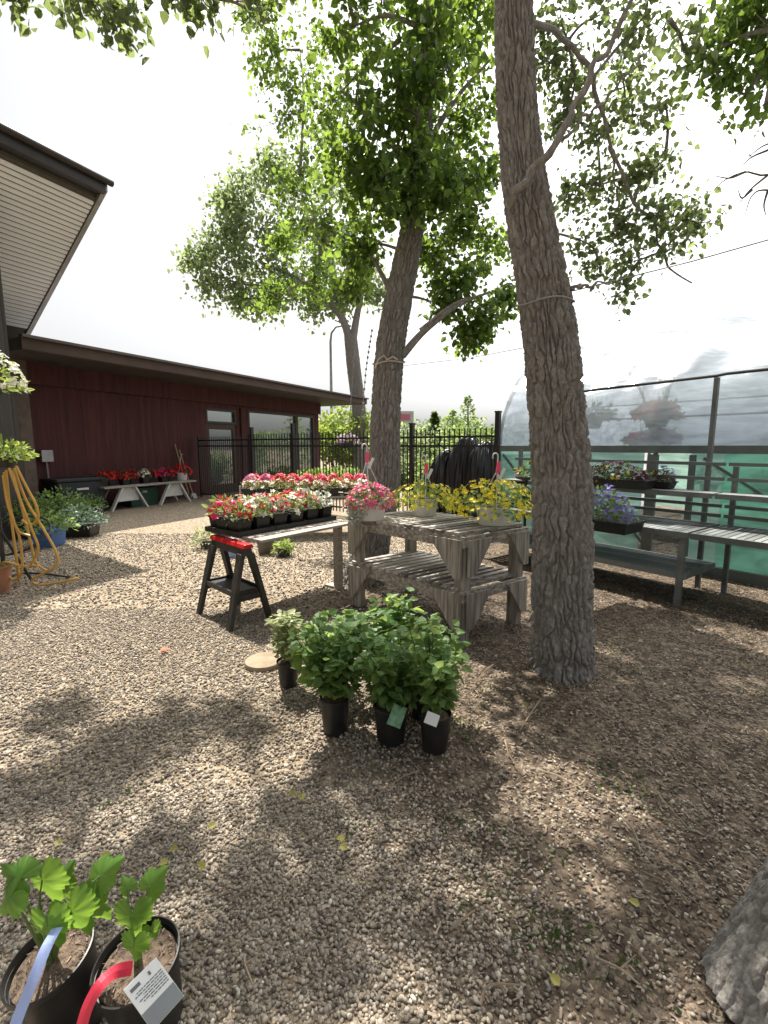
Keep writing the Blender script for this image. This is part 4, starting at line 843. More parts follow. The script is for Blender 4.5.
# ------------------------------------------------------------------ plant racks along the tunnel
YF, YB = -1.50, -.65
def rack(xa, xb, label, lower, posts):
    rk = thing('plant_rack', label, 'rack', gl(xa, 0, 0), RZG, 'plant racks along the greenhouse'); L = xb - xa
    for x_, top in posts:
        mb = MB(); mb.box((x_ - xa, YB, top / 2), (.04, .05, top)); mb.build('post', M['shelfmetal'], rk)
    mb = MB()
    for z_ in (1.32, 1.17, .90, .80): mb.box((L / 2, YB - .045, z_), (L, .025, .034))
    mb.build('rail', M['darkrail'], rk)
    mb = MB(); mb.box((L / 2, YB - .19, 1.03), (L, .26, .025)); mb.box((L / 2, YB - .33, 1.02), (L, .025, .05)); mb.build('upper_shelf', M['shelfmetal'], rk)
    def slats(z_, name, ya, yb, across):
        mb = MB()
        if across:
            n = int(L / .06)
            for k in range(n): mb.box((.03 + (L - .06) * (k + .5) / n, (ya + yb) / 2, z_), (L / n - .012, yb - ya - .07, .02))
        else:
            n = 9
            for k in range(n): mb.box((L / 2, ya + (yb - ya) * (k + .5) / n, z_), (L - .07, (yb - ya) / n - .014, .02))
        mb.box((L / 2, ya + .016, z_ - .012), (L, .03, .055)); mb.box((L / 2, yb - .016, z_ - .012), (L, .03, .055)); mb.box((.016, (ya + yb) / 2, z_ - .012), (.03, yb - ya - .066, .055)); mb.box((L - .016, (ya + yb) / 2, z_ - .012), (.03, yb - ya - .066, .055))
        mb.build(name, M['shelfmetal'], rk)
    slats(.70, 'main_shelf', YF, YB - .03, True)
    if lower: slats(.30, 'lower_shelf', YF + .05, YB - .05, False)
    for x_ in ((.05, L - .05) if lower else (L - .05,)):
        mb = MB(); mb.box((x_, YF + .06, .335), (.05, .05, .67)); mb.build('leg', M['shelfmetal'], rk)
    return rk
rack(.9, 3.44, 'grey plant rack with a slatted lower shelf, behind the leaning trunk', True, ((.95, 1.45), (3.28, 2.18)))
rack(3.47, 6.2, 'grey plant rack without a lower shelf, at the right end of the row', False, ((3.52, 1.3), (6.1, 2.27)))
tb = thing('pipe_rail', 'dark pipe rail on thin supports along the greenhouse film', 'rail', gl(0, 0, 0), RZG)
mb = MB(); mb.tube([(1.5, YB, 2.17), (3.28, YB, 2.2), (3.36, YB, 2.21), (8, YB, 2.23)], .016, 8); mb.build('rail', M['blackmetal'], tb, True)
mb = MB(); mb.tube([(7.9, YB - .03, 0), (7.9, YB - .03, 2.3)], .018, 6); mb.build('support', M['blackmetal'], tb, True)
def rack_pt(px, py, z_):
    d = ray(px, py); return G(px, py, z_)
def tray_flat(loc_, rz, L, W, label, grp, fl, lm='leaf_dark', h=.07, fh=.14, nl=320, ls=.045):
    th_ = thing('flower_tray', label, 'flower tray', loc_, rz, grp); mb = MB()
    mb.hexa([(-L / 2 + .02, -W / 2 + .02, 0), (L / 2 - .02, -W / 2 + .02, 0), (L / 2 - .02, W / 2 - .02, 0), (-L / 2 + .02, W / 2 - .02, 0), (-L / 2, -W / 2, h), (L / 2, -W / 2, h), (L / 2, W / 2, h), (-L / 2, W / 2, h)])
    for s in (-1, 1): mb.box((0, s * W / 2, h), (L + .02, .014, .014)); mb.box((s * L / 2, 0, h), (.014, W - .016, .014))
    mb.build('tray', M['blackplastic'], th_)
    clump(th_, .5, fh, h - .02, nl, ls, M[lm], fl, sx=L * .98, sy=W * 1.0); return th_
p_ = G(612, 487, 1.045); tray_flat(p_, RZG, .80, .26, 'black tray of dark purple pansies on the upper rack shelf', 'flower trays on the racks', [(150, .06, M['petal_dark']), (8, .055, M['petal_yellow']), (10, .05, M['petal_white'])], h=.09, fh=.2)
p_ = G(658, 488, 1.045); tray_flat(p_, RZG, .3, .2, 'short black tray of maroon pansies beside the larger pansy tray', 'flower trays on the racks', [(26, .06, M['petal_dark'])], nl=90)
p_ = G(602, 529, .712); o = tray_flat(p_, RZG, .62, .36, 'tray of violet blue lobelia spilling over the main rack shelf', 'flower trays on the racks', [(170, .05, M['petal_violet'])], 'leaf_mid', .1, .32, 520, .05)
p_ = gl(1.35, YF + .36, .712); o = tray_flat(p_, RZG, .4, .3, 'green leafed tray on the main rack shelf left of the leaning trunk', 'flower trays on the racks', [(8, .04, M['petal_white'])], 'leaf_dark', .09, .22, 260, .05)
p_ = inside(527, 478, -1.2); pd = thing('plant_stand', 'dark dish of small plants on a bent arm left of the leaning trunk', 'plant stand', (p_[0], p_[1], 0), 0)
mb = MB(); mb.lathe([(.06, 0), (.13, .02), (.15, .05), (.14, .05), (.001, .045)], (0, 0, p_[2] - .03), 18); mb.build('dish', M['blackplastic'], pd, True)
clump(pd, .15, .2, p_[2] + .01, 90, .06, M['leaf_dark'], [(6, .05, M['petal_pink'])])
mb = MB(); mb.tube([(0, 0, p_[2] - .03), (-.04, 0, p_[2] - .2), (0, .02, p_[2] - .5), (0, 0, 0)], .018, 8); mb.tube([(-.02, 0, p_[2] - .06), (-.2, -.05, p_[2] - .05)], .014, 6); mb.build('stand', M['blackmetal'], pd, True)

# ------------------------------------------------------------------ slatted wooden table
TO = np.array((.60, 3.42, 0.)); TU = np.array((math.cos(R(37)), math.sin(R(37)), 0)); TV = np.array((math.cos(R(135)), math.sin(R(135)), 0)); TW, TL, TH = .71, 1.27, .85
def tl(u, v, z): return TO + TU * u + TV * v + np.array((0, 0, z))
tt = thing('slatted_table', 'weathered grey two tier potting table of wooden slats', 'table', TO, 0)
def tb_(): return MB()
def fr_(name, mb): return mb.build(name, M['postwood' if name in ('leg', 'gusset') else 'slatwood'], tt, org=tuple(TO))
for u in (.035, TW - .035):
    for v in (.045, TL - .045):
        mb = MB(); q = [tl(u - .035, v - .045, 0), tl(u + .035, v - .045, 0), tl(u + .035, v + .045, 0), tl(u - .035, v + .045, 0)]
        mb.hexa(q + [p + np.array((0, 0, TH - .03)) for p in q]); fr_('leg', mb)
# slats across the short way on top (their ends show along the front)
def tier2(z_, name, nsl):
    mb = MB()
    for k in range(nsl):
        v = .06 + (TL - .12) * k / (nsl - 1); dz = random.uniform(-.002, .002); mb.bar(tl(-.03 + random.uniform(-.012, .004), v, z_ + dz), tl(TW + .03, v, z_ + dz), .052, .024)
    fr_(name, mb)
    mb = MB()
    for u in (-.014, TW + .014):
        mb = MB(); mb.bar(tl(u, -.02, z_ - .062), tl(u, TL + .02, z_ - .062), .024, .09); fr_('side_rail', mb)
    for v in (-.014, TL + .014):
        mb = MB(); mb.bar(tl(.0, v, z_ - .055), tl(TW, v, z_ - .055), .024, .08); fr_('end_rail', mb)
tier2(TH, 'table_top', 15); tier2(.43, 'lower_shelf', 14)
def gusset(o_, a, b_, nrm):
    mb = MB(); mb.prism([tl(*o_), tl(*a), tl(*b_)], nrm); fr_('gusset', mb)
for z_ in (TH - .04, .40):
    for v, s in ((.0, 1), (TL, -1)):
        for u in (-.028,):
            mb = MB(); mb.prism([tl(u, v, z_), tl(u, v + s * .30, z_), tl(u, v + s * .06, z_ - .30), tl(u, v, z_ - .30)], -TU * .02); fr_('gusset', mb)
    for u, s in ((.0, 1), (TW, -1)):
        mb = MB(); mb.prism([tl(u, -.028, z_), tl(u + s * .26, -.028, z_), tl(u + s * .06, -.028, z_ - .28), tl(u, -.028, z_ - .28)], -TV * .02); fr_('gusset', mb)
# hanging baskets set down on the table
def table_basket(px, py, r_, h_, label, flw, lm, hook, spread, fh, trail=None):
    p_ = G(px, py, TH + .013); th_ = thing('hanging_basket', label, 'hanging basket', p_, 0, 'hanging baskets standing on the slatted table')
    round_pot(th_, r_, h_, M['whiteplastic'])
    clump(th_, spread, fh, h_ * .6, 420, .045, M[lm], flw)
    if trail:
        n = 260; a = rng.uniform(2.2, 4.6, n); f = rng.random(n); P = np.stack([np.cos(a) * (r_ * 1.05 + .03 * rng.random(n)), np.sin(a) * (r_ * 1.05 + .03 * rng.random(n)), h_ - f * (h_ + .02)], 1)
        leaves('trailing_foliage', P, rnd(n) * .6 + (0, 0, -.6), rnd(n), .035 * rng.uniform(.6, 1.2, n), M[trail], th_)
    top = h_ + hook; mb = MB(); hx, hy = random.uniform(-.03, .03), 0
    for a in (.5, 2.6, 4.7): mb.tube([(r_ * .95 * math.cos(a), r_ * .95 * math.sin(a), h_ * .95), (hx, hy, top - .13)], .0045, 5)
    mb.build('hanger', M['white'], th_)
    mb = MB(); k = [(hx, hy, top - .13), (hx, hy, top - .04)] + [(hx - .02 + .022 * math.cos(a), hy, top - .02 + .03 * math.sin(a)) for a in np.linspace(-.3, 3.6, 8)]
    mb.tube(k, .006, 6); mb.build('hook', M['white'], th_, True)
    mb = MB(); mb.bar((hx, hy - .01, top - .15), (hx + .01, hy - .012, top - .06), .03, .012, (0, 1, 0)); mb.build('tag', M['pinkplastic'], th_)
    mb = MB(); mb.bar((hx + .015, hy - .014, top - .2), (hx + .055, hy - .02, top - .11), .025, .003, (0, 1, 0)); mb.build('care_label', M['labelwhite'], th_)
    return th_
table_basket(370, 519, .155, .185, 'white basket of pink flowers with silver trailers at the left table corner', [(260, .034, M['petal_pink']), (110, .034, M['petal_hot'])], 'leaf_bed', .46, .225, .2, 'leaf_silver')
table_basket(424, 515, .135, .16, 'white basket of yellow flowers in the middle of the slatted table', [(150, .045, M['petal_yellow'])], 'leaf_lime', .38, .34, .2)
table_basket(492, 524, .14, .15, 'white basket overflowing with yellow petunias at the right end of the slatted table', [(330, .043, M['petal_yellow'])], 'leaf_mid', .42, .38, .27)

# ------------------------------------------------------------------ black sawhorse and its plank top
SC = np.array((-1.33, 4.0, 0)); RZS = R(-45)
def sawhorse(c, rz, label, red_cap):
    sh = thing('sawhorse', label, 'sawhorse', c, rz, 'sawhorses under the plank top'); HL = .30; Z = .70
    mb = MB(); mb.hexa([(-HL, -.045, Z - .10), (HL, -.045, Z - .10), (HL, .045, Z - .10), (-HL, .045, Z - .10), (-HL, -.03, Z - .02), (HL, -.03, Z - .02), (HL, .03, Z - .02), (-HL, .03, Z - .02)]); mb.build('beam', M['dustyplastic'], sh, bevel=.008)
    mb = MB(); mb.hexa([(-HL - .01, -.05, Z - .035), (HL + .01, -.05, Z - .035), (HL + .01, .05, Z - .035), (-HL - .01, .05, Z - .035), (-HL - .01, -.035, Z), (HL + .01, -.035, Z), (HL + .01, .035, Z), (-HL - .01, .035, Z)]); mb.build('cap', M['redplastic'] if red_cap else M['dustyplastic'], sh, bevel=.006)
    for sx in (-1, 1):
        for sy in (-1, 1):
            mb = MB(); a = np.array((sx * (HL - .05), sy * .04, Z - .08)); b_ = np.array((sx * (HL - .015), sy * .19, .0))
            w0_, w1_ = .045, .028
            mb.hexa([b_ + (-w1_, -.02, 0), b_ + (w1_, -.02, 0), b_ + (w1_, .02, 0), b_ + (-w1_, .02, 0), a + (-w0_, -.02, 0), a + (w0_, -.02, 0), a + (w0_, .02, 0), a + (-w0_, .02, 0)]); mb.build('leg', M['dustyplastic'], sh, bevel=.005)
    mb = MB(); mb.box((0, 0, .285), (2 * HL - .1, .24, .016))
    for s in (-1, 1): mb.box((0, s * .125, .29), (2 * HL - .05, .016, .045)); mb.box((s * (HL - .04), 0, .28), (.02, .234, .06))
    mb.build('tray_shelf', M['blackplastic'], sh)
    mb = MB()
    for sx in (-1, 1): mb.prism([(sx * (HL - .03), -.15, .16), (sx * (HL - .03), -.13, .27), (sx * (HL - .03), .13, .27), (sx * (HL - .03), .15, .16), (sx * (HL - .03), .11, .22), (sx * (HL - .03), -.11, .22)], (sx * .012, 0, 0))
    mb.build('brace', M['dustyplastic'], sh); return sh
sawhorse(SC, RZS, 'black folding sawhorse with a red top edge carrying the left end of the planks', True)
E1 = np.array((math.cos(R(53)), math.sin(R(53)), 0)); E2 = np.array((-E1[1], E1[0], 0)); PO = np.array((-1.00, 3.84, 0)); RZP = R(53)
pr = thing('wooden_prop', 'grey wooden prop under the table end of the planks', 'prop', PO + E1 * 1.12 + E2 * .2, RZP)
mb = MB(); mb.box((0, 0, .345), (.07, .07, .69)); mb.build('post', M['greywood'], pr); mb = MB(); mb.box((0, .06, .012), (.1, .2, .024)); mb.build('foot', M['greywood'], pr)
pk = thing('plank_top', 'grey plank shelf laid over sawhorses and crowded with flower pots', 'shelf', PO, RZP)
for k in range(5):
    mb = MB(); mb.box((.60 + random.uniform(-.02, .02), .07 + .152 * k, .712), (1.22, .122, .022)); mb.build('plank', M['greywood'], pk)
def pl(u, v, z=.724): q = PO + E1 * u + E2 * v; return (q[0], q[1], z)
# three black carrying trays, then the pots in them
for k, (u, v, lab) in enumerate(((.15, .52, 'black carrying tray at the sawhorse end of the planks'), (.56, .52, 'black carrying tray in the middle of the planks'), (.97, .52, 'black carrying tray at the table end of the planks'))):
    th_ = thing('carrying_tray', lab, 'tray', pl(u, v), RZP, 'carrying trays on the planks'); mb = MB(); L_, W_ = .39, .50
    mb.box((0, 0, .006), (L_, W_, .012))
    for s in (-1, 1): mb.box((s * L_ / 2, 0, .022), (.012, W_ + .012, .044)); mb.box((0, s * W_ / 2, .022), (L_ - .014, .012, .044))
    mb.build('tray', M['blackplastic'], th_)
pc = [('red', 'petal_red', None), ('white', 'petal_white', 'petal_orange'), ('scarlet', 'petal_red', 'petal_white'), ('cream', 'petal_white', None), ('coral', 'petal_red', 'petal_pink'), ('white', 'petal_white', None), ('crimson', 'petal_hot', 'petal_white'), ('cream', 'petal_white', 'petal_yellow'), ('red', 'petal_red', 'petal_white'), ('yellow', 'petal_yellow', 'petal_orange'), ('red', 'petal_red', None), ('cream', 'petal_white', None)]
i = 0
for row, v in enumerate((.39, .56, .70)):
    for col in range(6):
        u = .05 + .208 * col + (.02 if row == 2 else 0); cn, fm, mx_ = pc[i % 12]; i += 1
        bed_pot(pl(u, v, .737), .155, .13, cn, fm, '%s bedding flowers, %s pot from the red sawhorse in the %s row on the planks' % (cn, ORD[col], ('front', 'middle', 'back')[row]), 'flower pots on the planks', RZP + random.uniform(-.1, .1), 60, 18 if row else 20, .064, .17, 'leaf_bed' if i % 3 else 'leaf_silver', mx_)
# bucket, blue jug and weeds under and behind the planks
q = G(266, 553); bk = thing('bucket', 'brown bucket on the gravel behind the red topped sawhorse', 'bucket', q)
mb = MB(); mb.lathe([(.09, 0), (.1, 0), (.125, .22), (.13, .22), (.13, .24), (.12, .24), (.1, .02), (.001, .02)], (0, 0, 0), 20); mb.build('body', M['grey_trim'], bk, True)
mb = MB(); mb.tube([(.128 * math.cos(a), .02, .22 + .1 * math.sin(a)) for a in np.linspace(0, math.pi, 10)], .005, 5); mb.build('handle', M['wire'], bk)
q = G(233, 556); bk = thing('jug', 'pale blue plastic jug on the gravel behind the sawhorse legs', 'jug', q)
mb = MB(); mb.lathe([(.09, 0), (.12, .01), (.12, .14), (.06, .2), (.03, .22), (.03, .25), (.001, .25)], (0, 0, 0), 18); mb.build('body', M['ribbonblue'], bk, True)
mb = MB(); mb.tube([(.1, 0, .16), (.15, 0, .15), (.15, 0, .06), (.115, 0, .04)], .012, 6); mb.build('handle', M['ribbonblue'], bk, True)
for px, py, r_, lm, lab in ((207, 548, .24, 'leaf_varieg', 'pale leafy plant in a low pot behind the red sawhorse'), (284, 556, .13, 'leaf_lime', 'small yellow green seedling in a pot right of the brown bucket')):
    q = G(px, py); th_ = thing('potted_plant', lab, 'potted plant', q); round_pot(th_, .1, .12, M['dustyplastic']); clump(th_, r_, r_ * 1.3, .06, 200, .06, M[lm])

# ------------------------------------------------------------------ flower bench further back
RO = np.array((-2.35, 7.55, 0)); RZR = R(6)
rb = thing('flower_bench', 'steel framed bench of pink and red flowers in front of the fence', 'bench', RO, RZR)
mb = MB()
for k in range(4): mb.box((1.05, .12 + .2 * k, .66), (2.15, .17, .03))
mb.build('bench_top', M['greywood'], rb)
for x_ in (.02, 2.08):
    for y_ in (.05, .78): mb = MB(); mb.tube([(x_, y_, 0), (x_, y_, .86 if y_ < .1 and x_ < 1 else .645)], .018, 6); mb.build('leg', M['steel'], rb, True)
pc2 = [('hot pink', 'petal_hot', 'petal_pink'), ('pink', 'petal_pink', 'petal_lilac'), ('red', 'petal_red', 'petal_hot'), ('crimson', 'petal_hot', 'petal_red'), ('scarlet', 'petal_red', None), ('rose', 'petal_hot', None)]
for row in range(3):
    for col in range(9):
        x_, y_ = .14 + .232 * col, .16 + .24 * row; ca, sa = math.cos(RZR), math.sin(RZR)
        if row == 0: cn, fm, mx_ = [('white', 'petal_white', None), ('cream', 'petal_white', 'petal_pink')][col % 2]
        else: cn, fm, mx_ = pc2[(col // 2 + row) % 6]
        bed_pot((RO[0] + x_ * ca - y_ * sa, RO[1] + x_ * sa + y_ * ca, .676), .17, .13, cn, fm, '%s flowers, %s pot from the left, %s row of the steel bench' % (cn, ORD[col], ('front', 'middle', 'back')[row]), 'flower pots on the steel framed bench', RZR, 60, 12 if row == 0 else 55, .075, .14 if row == 0 else .21, 'leaf_bed', mx_)

# ------------------------------------------------------------------ shrubs in black pots in front of the table
def shrub_pot(px, py, r_, h_, sh_h, sh_r, label, lm, n, ls, group='shrubs in black pots on the gravel', stems=7, up=.5):
    n = int(n * 1.45); ls *= .86; p_ = G(px, py); th_ = thing('potted_shrub', label, 'potted shrub', (p_[0], p_[1] + r_ * .8, 0), random.uniform(0, 3), group)
    round_pot(th_, r_, h_, M['blackplastic']); mb = MB(); P = []; Y = []; N = []; S = []
    for k in range(stems):
        a = 2 * math.pi * k / stems + random.uniform(-.4, .4); rr = sh_r * random.uniform(.15, .8); zt_ = h_ * .8 + (sh_h - h_ * .8) * random.uniform(.45, 1.04)
        w = catmull([(random.uniform(-.02, .02), random.uniform(-.02, .02), h_ * .8), (rr * .5 * math.cos(a), rr * .5 * math.sin(a), h_ * .8 + (zt_ - h_ * .8) * .5), (rr * math.cos(a), rr * math.sin(a), zt_)], 10)
        mb.tube(w, list(np.linspace(.005, .002, 10)), 5)
        m_ = n // stems; f = rng.uniform(.22, 1.0, m_) * 9; i0 = np.clip(f.astype(int), 0, 8); fr = (f - i0)[:, None]
        az = rng.uniform(0, 6.28, m_); out = np.stack([np.cos(az), np.sin(az), np.full(m_, .0)], 1)
        off = rng.uniform(.005, .06, m_)[:, None] * (sh_r / .2)
        P.append(w[i0] * (1 - fr) + w[i0 + 1] * fr + out * off + (0, 0, .01)); Y.append(out + rnd(m_) * .35 + (0, 0, up * .4 - .15)); N.append(np.tile((0, 0, 1.), (m_, 1)) + rnd(m_) * .4 - out * .3); S.append(ls * rng.uniform(.6, 1.25, m_))
    mb.build('stem', M['leaf_dark'], th_, True)
    leaves('foliage', np.concatenate(P), np.concatenate(Y), np.concatenate(N), np.concatenate(S), M[lm], th_, False)
    return th_
def care_tag(th_, at_, size, rotm, mat, label=None):
    mb = MB(); w, h = size; mb.box((0, 0, 0), (w, .002, h)); o = mb.build('care_label', mat, th_); o.location = at_; o.rotation_euler = rotm
    if label: o['label'] = label
    return o
s1 = shrub_pot(287, 690, .07, .17, .50, .2, 'small cream variegated shrub in a black pot beside the round slab', 'leaf_varieg', 520, .042)
s2 = shrub_pot(334, 738, .08, .2, .63, .25, 'dense green shrub in a black pot, left at the front of the group', 'leaf_mid', 620, .066)
s3 = shrub_pot(391, 748, .09, .2, .56, .24, 'green shrub with a green picture tag in a wide black pot', 'leaf_mid', 520, .062)
s4 = shrub_pot(436, 756, .08, .19, .66, .18, 'upright shrub with round leaves and a white tag on its black pot', 'leaf_light', 420, .062)
s5 = shrub_pot(424, 722, .08, .19, .58, .24, 'green shrub in a black pot standing behind the white tagged one', 'leaf_mid', 480, .062)
s6 = shrub_pot(330, 700, .075, .18, .62, .24, 'pale green shrub in a black pot behind the dense green one', 'leaf_light', 420, .05)
s7 = shrub_pot(385, 706, .08, .19, .70, .25, 'tall dark green shrub rising at the back of the pot group', 'leaf_mid', 520, .066)
for s_, (ax, ay), m_, lab in ((s3, (397, 716), 'labelgreen', None), (s4, (432, 719), 'labelwhite', None)):
    rz0 = s_.rotation_euler[2]; pp = AT(ax, ay, s_.location[1] - .105) - np.array(s_.location); ca, sa = math.cos(-rz0), math.sin(-rz0)
    care_tag(s_, (pp[0] * ca - pp[1] * sa, pp[0] * sa + pp[1] * ca, pp[2]), (.075, .10) if m_ == 'labelgreen' else (.07, .055), (R(-18), R(28), -rz0 + .2), M[m_])
# round slab
sl_ = thing('stepping_slab', 'round tan slab lying on the gravel beside the variegated shrub', 'slab', G(264, 664))
mb = MB(); mb.lathe([(.115, 0), (.128, .004), (.132, .02), (.126, .033), (.08, .036), (.001, .036)], (0, 0, 0), 26); mb.build('slab', M['slab'], sl_, True)

# ------------------------------------------------------------------ two near pots with young vines
def big_leaf():
    global VEIN; VEIN = [1.0]; V = [(0, 0, 0)]; na = 120; rings = (.18, .36, .54, .7, .86, 1.0); F = []
    def rad(a, rg=1.0):   # a measured from the tip direction (+y)
        lob = .60 + .42 * math.exp(-(a / .30) ** 2) + .10 * math.exp(-((abs(a) - 1.05) / .34) ** 2) + .14 * math.exp(-((abs(a) - 2.2) / .5) ** 2)
        return lob * (1 + .06 * math.sin(19 * a) * rg ** 5) * (1 if abs(a) < 2.75 else max(.12, 1 - (abs(a) - 2.75) * 2.4))
    for rg in rings:
        for k in range(na):
            a = -math.pi + 2 * math.pi * (k + .5) / na; q = rad(a, rg) * rg * .62
            ve = min(abs(a - c) for c in (0, 1.25, -1.25, 2.25, -2.25)); z = .06 * min(ve, .5) * rg - .16 * rg * rg * (.5 + .5 * math.cos(a)) - .05 * rg * rg
            V.append((q * math.sin(a), q * math.cos(a) + .0, z)); sec = abs(((rg * 9 + ve * 4) % 1) - .5); VEIN.append(max(math.exp(-(ve * q / .016) ** 2), .45 * math.exp(-(sec / .12) ** 2)))
    for k in range(na):
        k2 = (k + 1) % na; F.append((0, 1 + k, 1 + k2, 1 + k2))
        for j in range(5): F.append((1 + j * na + k, 1 + (j + 1) * na + k, 1 + (j + 1) * na + k2, 1 + j * na + k2))
    F3 = []
    for f in F:
        if f[2] == f[3]: F3.append(f[:3])
        else: F3 += [(f[0], f[1], f[2]), (f[0], f[2], f[3])]
    return V, F3
BLV, BLF = big_leaf()
def vine_pot(px, py, zr, r_, h_, label, tilt, specs, Yb):
    p_ = G(px, py, zr); th_ = thing('potted_vine', label, 'potted vine', (p_[0], p_[1], 0), 0, 'young vines in black pots at the corner', rot=(tilt[0], tilt[1], 0))
    Mi = Matrix.LocRotScale(Vector((p_[0], p_[1], 0)), th_.rotation_euler, None).inverted()
    round_pot(th_, r_, h_, M['blackplastic'], seg=48)
    n = 260; a = rng.uniform(0, 6.28, n); q = r_ * .86 * np.sqrt(rng.random(n)); scatter('soil_crumb', CH, CF, np.stack([q * np.cos(a), q * np.sin(a), h_ * .85 + .014 + .006 * rng.random(n)], 1), frames(rnd(n), np.tile((0, 0, 1.), (n, 1)) + rnd(n) * .5), np.exp(rng.uniform(math.log(.003), math.log(.014), n)), M['chip'], th_)
    P = []; Y = []; N = []; S = []; mb = MB()
    stem_top = np.array((0, 0, h_ + .02))
    for lx, ly, Yd, s_, dx, dy in specs:
        q = Mi @ Vector(AT(lx, ly, Yd)); P.append(np.array(q)); S.append(s_); Y.append((dx, .25 * dy, dy)); N.append((random.uniform(-.25, .25), -.75, .65))
        b0 = np.array((random.uniform(-.01, .01), random.uniform(-.01, .01), h_ * .85)); m_ = (b0 + np.array(q)) / 2 + np.array((0, 0, .05)); mb.tube(catmull([b0, m_, np.array(q)], 8), [.005, .0045, .004, .0035, .003, .0025, .002, .002], 6)
    mb.build('stem', M['leaf_bed'], th_, True)
    scatter('foliage', BLV, BLF, np.array(P), frames(np.array(Y, float), np.array(N, float)), np.array(S), M['leaf_big'], th_, True)
    me = th_.children[-1].data if th_.children[-1].name.startswith('foliage') else [c for c in th_.children if c.name.startswith('foliage')][0].data
    me.attributes.new('vein', 'FLOAT', 'POINT').data.foreach_set('value', np.tile(np.array(VEIN, dtype=np.float32), len(P)))
    return th_, Mi
v1, Mi1 = vine_pot(69, 953, .20, .098, .22, 'young vine with large green leaves and a blue ribbon in a black pot', (R(6), R(-9)), [(42, 880, 1.02, .135, .1, -.9), (72, 912, 1.0, .125, .3, -.8), (10, 896, .98, .12, -.7, -.5), (48, 925, .97, .12, .05, -1), (100, 876, 1.06, .10, .7, .5), (85, 905, 1.03, .115, .55, -.6), (60, 884, 1.08, .09, .3, .5), (20, 878, 1.0, .10, -.6, .3)], 1)
v2, Mi2 = vine_pot(146, 954, .20, .10, .21, 'younger vine with narrow leaves, red ribbon and white tag in a black pot', (R(5), R(-4)), [(132, 916, 1.0, .11, -.05, -1), (150, 886, 1.05, .085, .5, .6), (128, 888, 1.04, .05, -.4, .6), (134, 945, .96, .085, -.1, -.9), (152, 930, 1.0, .05, .2, -.8)], 1)
def ribbon(par, Mi, pts, w, mat):
    P = [np.array(Mi @ Vector(AT(*p))) for p in pts]; P = catmull(P, 24); V = []; F = []
    T = unit(np.gradient(P, axis=0)); X = unit(np.cross(T, (0, -.6, .8))); Zn = np.cross(X, T)
    for i in range(24): V += [P[i] - X[i] * w / 2, P[i] + Zn[i] * .0018, P[i] + X[i] * w / 2, P[i] - Zn[i] * .0015]
    for i in range(23):
        for k in range(4): F.append((i * 4 + k, i * 4 + (k + 1) % 4, i * 4 + 4 + (k + 1) % 4, i * 4 + 4 + k))
    np_mesh('ribbon', V, F, mat, par, False)
ribbon(v1, Mi1, [(57, 928, .97), (46, 948, .93), (34, 978, .89), (20, 1012, .86), (12, 1034, .84)], .028, M['ribbonblue'])
ribbon(v2, Mi2, [(132, 968, .93), (115, 972, .9), (100, 985, .87), (88, 1006, .85), (80, 1032, .83)], .026, M['ribbonred'])
# white tag with grey printing on the second pot
tq = [AT(156, 957, .90), AT(184, 996, .885), AT(151, 1027, .83), AT(123, 990, .845)]
tq = [np.array(Mi2 @ Vector(q)) for q in tq]; ux = (tq[1] - tq[0]); uy = (tq[3] - tq[0]); nz_ = unit(np.cross(ux, uy)); nz_ = nz_ if nz_[2] > 0 else -nz_
def tag_quad(a0, a1, b0, b1, lift, th=.0012):
    q = [tq[0] + ux * a + uy * b_ for a, b_ in ((a0, b0), (a1, b0), (a1, b1), (a0, b1))]; return [v + nz_ * lift for v in q], nz_ * th
mb = MB(); mb.prism(*tag_quad(0, 1, 0, 1, 0)); tg = mb.build('care_label', M['labelwhite'], v2, bevel=.004)
mb = MB()
mb.prism(*tag_quad(.10, .17, .62, .90, .0016, .0004)); 
for k, L_ in enumerate((.82, .9, .7, .86, .78, .6)):
    a_ = .24 + .052 * k; b_ = .06; 
    while b_ < L_:
        e = b_ + random.uniform(.05, .14); mb.prism(*tag_quad(a_, a_ + .02, b_, min(e, L_), .0016, .0004)); b_ = e + .02
mb.prism(*tag_quad(.09, .17, .30, .36, .0016, .0004))
mb.build('print', M['labelprint'], tg)
mb = MB(); mb.prism(*tag_quad(.62, .99, .01, .99, .0016, .0004)); mb.build('grey_panel', M['labelgrey'], tg)

# ------------------------------------------------------------------ hose stand and plants at the left edge
HP = G(6, 585); hs = thing('plant_hanger_stand', 'black iron plant stand at the left edge holding the yellow hose', 'stand', HP)
mb = MB(); mb.tube([(0, 0, 0), (0, 0, 2.5)], .022, 8); mb.tube([(0, 0, 2.45), (-.2, 0, 2.62), (-.36, 0, 2.55), (-.38, 0, 2.45)], .014, 6); mb.tube([(0, 0, 1.32), (.16, -.04, 1.34), (.2, -.04, 1.40)], .016, 6); mb.tube([(0, 0, .62), (-.2, .1, 0)], .015, 6); mb.tube([(0, 0, .62), (.2, .12, 0)], .015, 6); mb.build('frame', M['blackmetal'], hs, True)
hz = [[(6, 470), (10, 510), (16, 555), (19, 582)], [(12, 470), (20, 500), (30, 540), (36, 562), (48, 572)], [(14, 468), (26, 500), (44, 530), (56, 552), (57, 565), (44, 573), (32, 580), (40, 585), (62, 582), (78, 578)], [(16, 466), (28, 490), (36, 505), (38, 518), (30, 525), (22, 520)], [(4, 472), (12, 515), (20, 540), (22, 570), (14, 580), (6, 572), (4, 562), (22, 566), (38, 566)], [(9, 468), (22, 505), (34, 535), (38, 550), (30, 566)], [(3, 475), (8, 505), (18, 530), (30, 536)]]
mb = MB()
